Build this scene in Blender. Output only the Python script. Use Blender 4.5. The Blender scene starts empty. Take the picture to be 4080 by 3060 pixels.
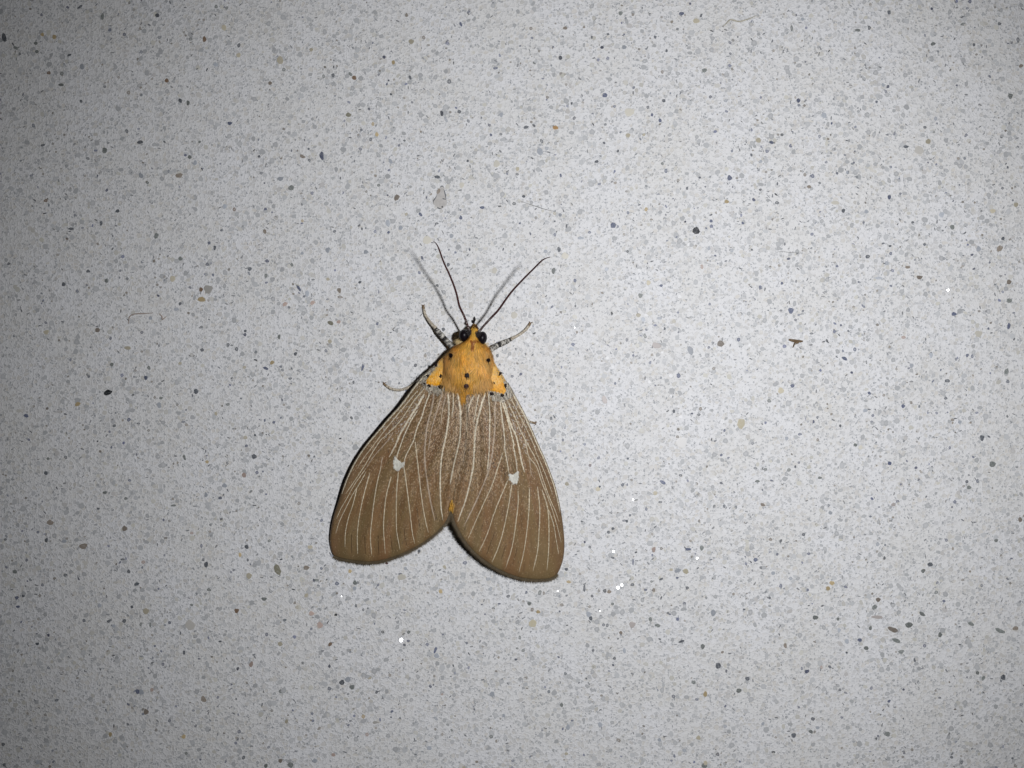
import bpy, math, random
from mathutils import Vector, Matrix, noise
from mathutils.bvhtree import BVHTree
from mathutils.geometry import delaunay_2d_cdt

random.seed(11)
scene = bpy.context.scene
COL = scene.collection

# ------------------------------------------------------------------ camera, world, lamp, exposure
MM = 0.001
S = 144.0 / 4080.0            # mm of slab per photo pixel
H = 104.8                     # camera height over the slab, mm
cam = bpy.data.cameras.new('camera')
cam.sensor_width = 36.0
cam.lens = 36.0 * H / 144.0
cam.clip_start = 0.004
cam.clip_end = 20.0
camo = bpy.data.objects.new('camera', cam)
COL.objects.link(camo)
camo.location = (0, 0, H * MM)
scene.camera = camo

world = bpy.data.worlds.new('World')
scene.world = world
world.use_nodes = True
bg = world.node_tree.nodes['Background']
bg.inputs[0].default_value = (0.9, 0.95, 1.0, 1)
bg.inputs[1].default_value = 0.006          # a dark night round the phone's flash

fl = bpy.data.lights.new('flash_led', 'SPOT')     # the phone's lensed LED beside its camera
fl.shadow_soft_size = 2.8 * MM
fl.energy = 0.465
fl.spot_size = math.radians(116)
fl.spot_blend = 0.8
fl.color = (0.962, 0.968, 1.0)
flo = bpy.data.objects.new('flash_led', fl)
COL.objects.link(flo)
LED_AT = (28.0, 8.4, 105.0)
flo.location = tuple(c * MM for c in LED_AT)
flo.rotation_euler = Vector((15.0 - LED_AT[0], -LED_AT[1], -LED_AT[2])).to_track_quat('-Z', 'Y').to_euler()   # along the phone's own axis

scene.view_settings.view_transform = 'Standard'
scene.view_settings.look = 'None'
scene.view_settings.exposure = 0.0
scene.view_settings.gamma = 1.0
scene.view_settings.use_curve_mapping = False
scene.render.engine = 'CYCLES'
scene.render.resolution_x = 1024
scene.render.resolution_y = 768
CAM = Vector((0, 0, H))       # work in millimetres, scale when meshes are made

# ------------------------------------------------------------------ helpers
def P(px, py, z=0.0):
    k = S * (H - z) / H
    return Vector(((px - 2040) * k, (1530 - py) * k, z))

def pix(v):
    k = S * (H - v.z) / H
    return (v.x / k + 2040, 1530 - v.y / k)

def mesh(name, verts, faces, mat=None, smooth=True, cols=None, uvs=None):
    me = bpy.data.meshes.new(name)
    me.from_pydata([tuple(c * MM for c in v) for v in verts], [], faces)
    if smooth:
        me.polygons.foreach_set('use_smooth', [True] * len(me.polygons))
    if cols is not None:
        a = me.color_attributes.new('Col', 'FLOAT_COLOR', 'POINT')
        flat = []
        for c in cols:
            flat += [c[0], c[1], c[2], 1.0]
        a.data.foreach_set('color', flat)
    if uvs is not None:
        l = me.uv_layers.new(name='UVMap')
        vi = [0] * len(me.loops)
        me.loops.foreach_get('vertex_index', vi)
        flat = []
        for i in vi:
            flat += [uvs[i][0], uvs[i][1]]
        l.data.foreach_set('uv', flat)
    if mat:
        me.materials.append(mat)
    me.update()
    return me

def obj(name, me, parent=None, kind=None):
    o = bpy.data.objects.new(name, me)
    COL.objects.link(o)
    if parent:
        o.parent = parent
    if kind:
        o['kind'] = kind
    return o

def empty(name, loc=(0, 0, 0)):
    o = bpy.data.objects.new(name, None)
    o.empty_display_size = 0.005
    COL.objects.link(o)
    o.location = loc
    return o

def catmull(pts, n):
    """n samples at equal arc length along a Catmull-Rom curve through pts (tuples of any size)"""
    pts = [tuple(map(float, p)) for p in pts]
    d = len(pts[0])
    if len(pts) == 2:
        dense = [tuple(pts[0][k] + (pts[1][k] - pts[0][k]) * i / 40 for k in range(d)) for i in range(41)]
    else:
        ext = [tuple(2 * pts[0][k] - pts[1][k] for k in range(d))] + pts + \
              [tuple(2 * pts[-1][k] - pts[-2][k] for k in range(d))]
        dense = []
        for i in range(1, len(ext) - 2):
            p0, p1, p2, p3 = ext[i - 1:i + 3]
            for j in range(24):
                t = j / 24
                dense.append(tuple(0.5 * (2 * p1[k] + (p2[k] - p0[k]) * t + (2 * p0[k] - 5 * p1[k] + 4 * p2[k] - p3[k]) * t * t
                                          + (3 * p1[k] - p0[k] - 3 * p2[k] + p3[k]) * t ** 3) for k in range(d)))
        dense.append(pts[-1])
    L = [0.0]
    for a, b in zip(dense, dense[1:]):
        L.append(L[-1] + math.dist(a[:2], b[:2]) + 1e-9)
    out = []
    j = 0
    for i in range(n):
        s = L[-1] * i / (n - 1)
        while j < len(L) - 2 and L[j + 1] < s:
            j += 1
        t = min(1, max(0, (s - L[j]) / (L[j + 1] - L[j])))
        out.append(tuple(dense[j][k] + (dense[j + 1][k] - dense[j][k]) * t for k in range(d)))
    return out

def lerp_tab(tab, t):
    for (a, va), (b, vb) in zip(tab, tab[1:]):
        if t <= b:
            f = 0 if b == a else max(0, (t - a) / (b - a))
            f = f * f * (3 - 2 * f) * 0.5 + f * 0.5
            return va + (vb - va) * f
    return tab[-1][1]

def mixc(a, b, t):
    return tuple(a[k] + (b[k] - a[k]) * t for k in range(3))

def jit(c, s):
    f = 1 + random.uniform(-s, s)
    return tuple(x * f for x in c)

def tube(path, nseg=8, col=None, squash=1.0):
    """path: list of (Vector, radius); closed tapered tube. col(i, angle) -> colour"""
    V, F, C = [], [], []
    n = len(path)
    up = Vector((0, 0, 1))
    for i, (p, r) in enumerate(path):
        t = (path[min(n - 1, i + 1)][0] - path[max(0, i - 1)][0]).normalized()
        side = t.cross(up)
        if side.length < 1e-4:
            side = Vector((1, 0, 0))
        side.normalize()
        nn = side.cross(t).normalized()
        for k in range(nseg):
            a = 2 * math.pi * k / nseg
            V.append(p + side * (math.cos(a) * r) + nn * (math.sin(a) * r * squash))
            if col:
                C.append(col(i, a))
    for i in range(n - 1):
        for k in range(nseg):
            a = i * nseg + k
            b = i * nseg + (k + 1) % nseg
            F.append((a, b, b + nseg, a + nseg))
    F.append(tuple(reversed(range(nseg))))
    F.append(tuple(range((n - 1) * nseg, n * nseg)))
    return V, F, (C if col else None)

# ------------------------------------------------------------------ materials
def newmat(name):
    m = bpy.data.materials.new(name)
    m.use_nodes = True
    nt = m.node_tree
    b = nt.nodes['Principled BSDF']
    return m, nt, b

def node(nt, kind, **kw):
    n = nt.nodes.new(kind)
    for k, v in kw.items():
        setattr(n, k, v)
    return n

def math_n(nt, op, a, b=None, clamp=False):
    n = nt.nodes.new('ShaderNodeMath')
    n.operation = op
    n.use_clamp = clamp
    for i, x in enumerate((a, b)):
        if x is None:
            continue
        if isinstance(x, (int, float)):
            n.inputs[i].default_value = x
        else:
            nt.links.new(x, n.inputs[i])
    return n.outputs[0]

def mix_n(nt, fac, a, b, blend='MIX'):
    n = nt.nodes.new('ShaderNodeMix')
    n.data_type = 'RGBA'
    n.blend_type = blend
    for i, x in ((0, fac), (6, a), (7, b)):
        if isinstance(x, (int, float)):
            n.inputs[i].default_value = x
        elif isinstance(x, tuple):
            n.inputs[i].default_value = (*x, 1)
        else:
            nt.links.new(x, n.inputs[i])
    return n.outputs[2]

def ramp_n(nt, fac, lo, hi):
    n = nt.nodes.new('ShaderNodeMapRange')
    n.interpolation_type = 'SMOOTHSTEP'
    n.inputs[1].default_value = lo
    n.inputs[2].default_value = hi
    nt.links.new(fac, n.inputs[0])
    return n.outputs[0]

def mm_coords(nt, scale=(1, 1, 1)):
    tc = node(nt, 'ShaderNodeTexCoord')
    mp = node(nt, 'ShaderNodeMapping')
    mp.inputs['Scale'].default_value = tuple(1000 * s for s in scale)
    nt.links.new(tc.outputs['Object'], mp.inputs[0])
    return mp.outputs[0]

def noise_n(nt, vec, scale, detail=2.0, rough=0.5):
    n = node(nt, 'ShaderNodeTexNoise')
    n.inputs['Scale'].default_value = scale
    n.inputs['Detail'].default_value = detail
    n.inputs['Roughness'].default_value = rough
    nt.links.new(vec, n.inputs['Vector'])
    return n

def vor_n(nt, vec, scale, feature='F1', rnd=1.0):
    n = node(nt, 'ShaderNodeTexVoronoi', feature=feature)
    n.inputs['Scale'].default_value = scale
    n.inputs['Randomness'].default_value = rnd
    nt.links.new(vec, n.inputs['Vector'])
    return n

def slab_material():
    m, nt, b = newmat('speckled_stone')
    L = nt.links
    vec = mm_coords(nt)
    warp = noise_n(nt, vec, 1.6, 2.0)
    wv = node(nt, 'ShaderNodeVectorMath', operation='MULTIPLY_ADD')
    L.new(warp.outputs['Color'], wv.inputs[0])
    wv.inputs[1].default_value = (0.35, 0.35, 0.35)
    L.new(vec, wv.inputs[2])
    w = wv.outputs[0]
    # matrix tone with slow mottling
    slow = noise_n(nt, vec, 0.11, 3.0, 0.6)
    base = mix_n(nt, ramp_n(nt, slow.outputs['Fac'], 0.3, 0.7), (0.72, 0.715, 0.70), (0.75, 0.752, 0.76))
    # translucent quartz grains of about 0.5 mm
    v1 = vor_n(nt, w, 1.75)
    e1 = vor_n(nt, w, 1.75, 'DISTANCE_TO_EDGE')
    sep = node(nt, 'ShaderNodeSeparateColor')
    L.new(v1.outputs['Color'], sep.inputs[0])
    inside = ramp_n(nt, e1.outputs['Distance'], 0.06, 0.16)
    pick = ramp_n(nt, sep.outputs[0], 0.35, 0.75)
    gcol = mix_n(nt, sep.outputs[1], (0.47, 0.48, 0.49), (0.62, 0.585, 0.52))
    c = mix_n(nt, math_n(nt, 'MULTIPLY', math_n(nt, 'MULTIPLY', inside, pick), 0.62), base, gcol)
    # smaller grains
    v2 = vor_n(nt, w, 3.6)
    e2 = vor_n(nt, w, 3.6, 'DISTANCE_TO_EDGE')
    sep2 = node(nt, 'ShaderNodeSeparateColor')
    L.new(v2.outputs['Color'], sep2.inputs[0])
    pick2 = math_n(nt, 'MULTIPLY', ramp_n(nt, sep2.outputs[0], 0.72, 0.95), ramp_n(nt, e2.outputs['Distance'], 0.05, 0.2))
    c = mix_n(nt, math_n(nt, 'MULTIPLY', pick2, 0.65), c, (0.27, 0.29, 0.31))
    # dark slivers where grains meet the cement
    brk = noise_n(nt, vec, 2.6, 2.0)
    rim = math_n(nt, 'SUBTRACT', 1.0, ramp_n(nt, e1.outputs['Distance'], 0.015, 0.07))
    rim = math_n(nt, 'MULTIPLY', rim, ramp_n(nt, brk.outputs['Fac'], 0.53, 0.63))
    c = mix_n(nt, math_n(nt, 'MULTIPLY', rim, 0.7), c, (0.20, 0.215, 0.23))
    # white cement flecks
    wf = noise_n(nt, vec, 4.5, 2.0)
    c = mix_n(nt, math_n(nt, 'MULTIPLY', ramp_n(nt, wf.outputs['Fac'], 0.56, 0.72), 0.5), c, (0.80, 0.80, 0.79))
    # fine grit
    grit = noise_n(nt, vec, 11.0, 2.0, 0.7)
    c = mix_n(nt, math_n(nt, 'MULTIPLY', ramp_n(nt, grit.outputs['Fac'], 0.52, 0.8), 0.22), c, (0.33, 0.33, 0.32))
    L.new(c, b.inputs['Base Color'])
    b.inputs['Roughness'].default_value = 0.62
    b.inputs['Specular IOR Level'].default_value = 0.25
    bump = node(nt, 'ShaderNodeBump')
    bump.inputs['Strength'].default_value = 0.5
    bump.inputs['Distance'].default_value = 0.00011
    h = math_n(nt, 'ADD', math_n(nt, 'MULTIPLY', inside, -0.5), math_n(nt, 'ADD', noise_n(nt, vec, 1.3, 4.0, 0.65).outputs['Fac'], math_n(nt, 'MULTIPLY', grit.outputs['Fac'], 0.5)))
    L.new(h, bump.inputs['Height'])
    L.new(bump.outputs[0], b.inputs['Normal'])
    return m

def grain_material(name, colour, pale):
    m, nt, b = newmat(name)
    L = nt.links
    vec = mm_coords(nt)
    oi = node(nt, 'ShaderNodeObjectInfo')
    off = node(nt, 'ShaderNodeVectorMath', operation='ADD')
    L.new(vec, off.inputs[0])
    sc = math_n(nt, 'MULTIPLY', oi.outputs['Random'], 90.0)
    L.new(sc, off.inputs[1])
    n1 = noise_n(nt, off.outputs[0], 2.4, 3.0, 0.6)
    lite = tuple(min(0.66, x * 0.55 + 0.58 * 0.45) for x in colour)
    c = mix_n(nt, math_n(nt, 'MULTIPLY', ramp_n(nt, n1.outputs['Fac'], 0.42, 0.72), pale), colour, lite)
    val = math_n(nt, 'ADD', math_n(nt, 'MULTIPLY', oi.outputs['Random'], 0.5), 0.75)
    hs = node(nt, 'ShaderNodeHueSaturation')
    L.new(val, hs.inputs['Value'])
    L.new(c, hs.inputs['Color'])
    L.new(hs.outputs[0], b.inputs['Base Color'])
    b.inputs['Roughness'].default_value = 0.45
    b.inputs['Specular IOR Level'].default_value = 0.3
    return m

def attr_material(name, rough=0.6, spec=0.3, grit=0.0, gscale=6.0):
    m, nt, b = newmat(name)
    at = node(nt, 'ShaderNodeAttribute', attribute_name='Col')
    out = at.outputs['Color']
    if grit:
        n = noise_n(nt, mm_coords(nt), gscale, 3.0, 0.6)
        out = mix_n(nt, math_n(nt, 'MULTIPLY', ramp_n(nt, n.outputs['Fac'], 0.4, 0.7), grit), out, (0.02, 0.018, 0.016))
    nt.links.new(out, b.inputs['Base Color'])
    b.inputs['Roughness'].default_value = rough
    b.inputs['Specular IOR Level'].default_value = spec
    return m

def wing_material():
    m, nt, b = newmat('wing_scales')
    L = nt.links
    tc = node(nt, 'ShaderNodeTexCoord')
    mp = node(nt, 'ShaderNodeMapping')
    mp.inputs['Scale'].default_value = (17.0, 26.0, 1.0)     # to about millimetres across and along
    L.new(tc.outputs['UV'], mp.inputs[0])
    uv = mp.outputs[0]
    st = node(nt, 'ShaderNodeMapping')
    st.inputs['Scale'].default_value = (1.0, 0.16, 1.0)
    L.new(uv, st.inputs[0])
    streak = st.outputs[0]
    sepx = node(nt, 'ShaderNodeSeparateXYZ')
    L.new(tc.outputs['UV'], sepx.inputs[0])
    v = sepx.outputs[1]
    stripe = noise_n(nt, streak, 0.75, 3.0, 0.6)
    at = node(nt, 'ShaderNodeAttribute', attribute_name='Col')
    c = at.outputs['Color']
    c = mix_n(nt, math_n(nt, 'MULTIPLY', ramp_n(nt, stripe.outputs['Fac'], 0.42, 0.62), 0.75), c, (0.19, 0.128, 0.055))
    st2 = noise_n(nt, streak, 2.1, 3.0, 0.6)
    c = mix_n(nt, math_n(nt, 'MULTIPLY', ramp_n(nt, st2.outputs['Fac'], 0.5, 0.68), 0.7), c, (0.14, 0.078, 0.036))
    patch = noise_n(nt, streak, 0.34, 2.0, 0.5)
    c = mix_n(nt, math_n(nt, 'MULTIPLY', ramp_n(nt, patch.outputs['Fac'], 0.5, 0.66), 0.6), c, (0.185, 0.092, 0.040))
    c = mix_n(nt, math_n(nt, 'MULTIPLY', ramp_n(nt, patch.outputs['Fac'], 0.5, 0.36), 0.6), c, (0.185, 0.135, 0.062))
    fine = noise_n(nt, uv, 7.5, 3.0, 0.7)
    c = mix_n(nt, math_n(nt, 'MULTIPLY', ramp_n(nt, fine.outputs['Fac'], 0.45, 0.75), 0.5), c, (0.28, 0.18, 0.095))
    fine2 = noise_n(nt, uv, 12.0, 2.0, 0.7)
    c = mix_n(nt, math_n(nt, 'MULTIPLY', ramp_n(nt, fine2.outputs['Fac'], 0.5, 0.75), 0.4), c, (0.08, 0.046, 0.024))
    L.new(c, b.inputs['Base Color'])
    b.inputs['Roughness'].default_value = 0.55
    b.inputs['Specular IOR Level'].default_value = 0.25
    bump = node(nt, 'ShaderNodeBump')
    bump.inputs['Strength'].default_value = 0.6
    bump.inputs['Distance'].default_value = 0.00008
    L.new(math_n(nt, 'ADD', fine.outputs['Fac'], math_n(nt, 'MULTIPLY', stripe.outputs['Fac'], 1.4)), bump.inputs['Height'])
    L.new(bump.outputs[0], b.inputs['Normal'])
    return m

def plain_material(name, colour, rough=0.6, spec=0.3, var=0.25, scale=5.0):
    m, nt, b = newmat(name)
    n = noise_n(nt, mm_coords(nt), scale, 3.0, 0.6)
    dark = tuple(x * (1 - var) for x in colour)
    nt.links.new(mix_n(nt, ramp_n(nt, n.outputs['Fac'], 0.35, 0.65), dark, colour), b.inputs['Base Color'])
    b.inputs['Roughness'].default_value = rough
    b.inputs['Specular IOR Level'].default_value = spec
    return m

M_SLAB = slab_material()
M_WING = wing_material()
M_FUR = attr_material('moth_fur', 0.55, 0.35)
def make_translucent(m, f):
    nt = m.node_tree
    b = nt.nodes['Principled BSDF']
    src = b.inputs['Base Color'].links[0].from_socket
    tr = nt.nodes.new('ShaderNodeBsdfTranslucent')
    nt.links.new(src, tr.inputs[0])
    mx = nt.nodes.new('ShaderNodeMixShader')
    mx.inputs[0].default_value = f
    nt.links.new(b.outputs[0], mx.inputs[1])
    nt.links.new(tr.outputs[0], mx.inputs[2])
    nt.links.new(mx.outputs[0], nt.nodes['Material Output'].inputs['Surface'])
make_translucent(M_FUR, 0.38)
M_SCALE = attr_material('moth_scale_flecks', 0.5, 0.3)
M_BODY = attr_material('moth_cuticle', 0.7, 0.2)
M_LEG = attr_material('moth_leg', 0.6, 0.25, 0.35, 5.0)
M_VEIN = plain_material('vein_cream', (0.74, 0.66, 0.50), 0.6, 0.25, 0.45, 5.0)
M_VEINF = plain_material('vein_dusty', (0.52, 0.415, 0.31), 0.6, 0.25, 0.45, 6.0)
M_VEINO = plain_material('vein_straw', (0.68, 0.585, 0.42), 0.6, 0.25, 0.45, 5.0)
M_WHITE = plain_material('discal_white', (0.74, 0.73, 0.66), 0.6, 0.25, 0.25, 5.0)
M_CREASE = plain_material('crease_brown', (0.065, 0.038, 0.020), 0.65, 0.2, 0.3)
M_ORANGE = plain_material('basal_orange', (0.78, 0.345, 0.020), 0.55, 0.3, 0.35, 4.0)
M_BLACK = plain_material('spot_black', (0.018, 0.011, 0.010), 0.6, 0.25, 0.5, 8.0)
M_CREAM = plain_material('basal_cream', (0.62, 0.56, 0.44), 0.6, 0.25, 0.85, 5.0)

# ------------------------------------------------------------------ the slab and its grains
bx, by, th = 600.0, 600.0, 20.0
V = [(-bx, -by, -th), (bx, -by, -th), (bx, by, -th), (-bx, by, -th), (-bx, -by, 0), (bx, -by, 0), (bx, by, 0), (-bx, by, 0)]
F = [(3, 2, 1, 0), (4, 5, 6, 7), (0, 1, 5, 4), (1, 2, 6, 5), (2, 3, 7, 6), (3, 0, 4, 7)]
slab = obj('stone_slab', mesh('stone_slab', V, F, M_SLAB, smooth=False), kind='structure')

GT = {  # albedo, how strongly paler patches show inside the grain
    'K': ((0.02, 0.023, 0.027), 0.5), 'D': ((0.10, 0.11, 0.125), 0.8), 'N': ((0.11, 0.128, 0.195), 0.8),
    'G': ((0.175, 0.19, 0.18), 0.75), 'g': ((0.37, 0.395, 0.43), 0.8), 'T': ((0.46, 0.42, 0.32), 0.45),
    'O': ((0.46, 0.36, 0.20), 0.45), 'B': ((0.19, 0.125, 0.08), 0.4), 'b': ((0.235, 0.20, 0.165), 0.5),
    'P': ((0.47, 0.455, 0.42), 0.3), 'p': ((0.44, 0.40, 0.38), 0.3), 'C': ((0.60, 0.575, 0.50), 0.3),
    'c': ((0.50, 0.455, 0.33), 0.4), 'R': ((0.43, 0.33, 0.285), 0.5), 'r': ((0.08, 0.03, 0.035), 0.3),
    'o': ((0.34, 0.20, 0.08), 0.4), 'e': ((0.20, 0.19, 0.14), 0.6), 'W': ((0.80, 0.79, 0.77), 0.1)}
GN = {'K': 'grain_black', 'D': 'grain_charcoal', 'N': 'grain_slate_blue', 'G': 'grain_dark_grey', 'g': 'grain_grey_glass',
      'T': 'grain_tan', 'O': 'grain_ochre', 'B': 'grain_brown', 'b': 'grain_taupe', 'P': 'grain_pale_grey', 'p': 'grain_pink_grey',
      'C': 'grain_cream', 'c': 'grain_straw', 'R': 'grain_rosy', 'r': 'grain_maroon', 'o': 'grain_rust', 'e': 'grain_olive_grey', 'W': 'grain_white'}
GM = {k: grain_material(GN[k], *GT[k]) for k in GT}

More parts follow.
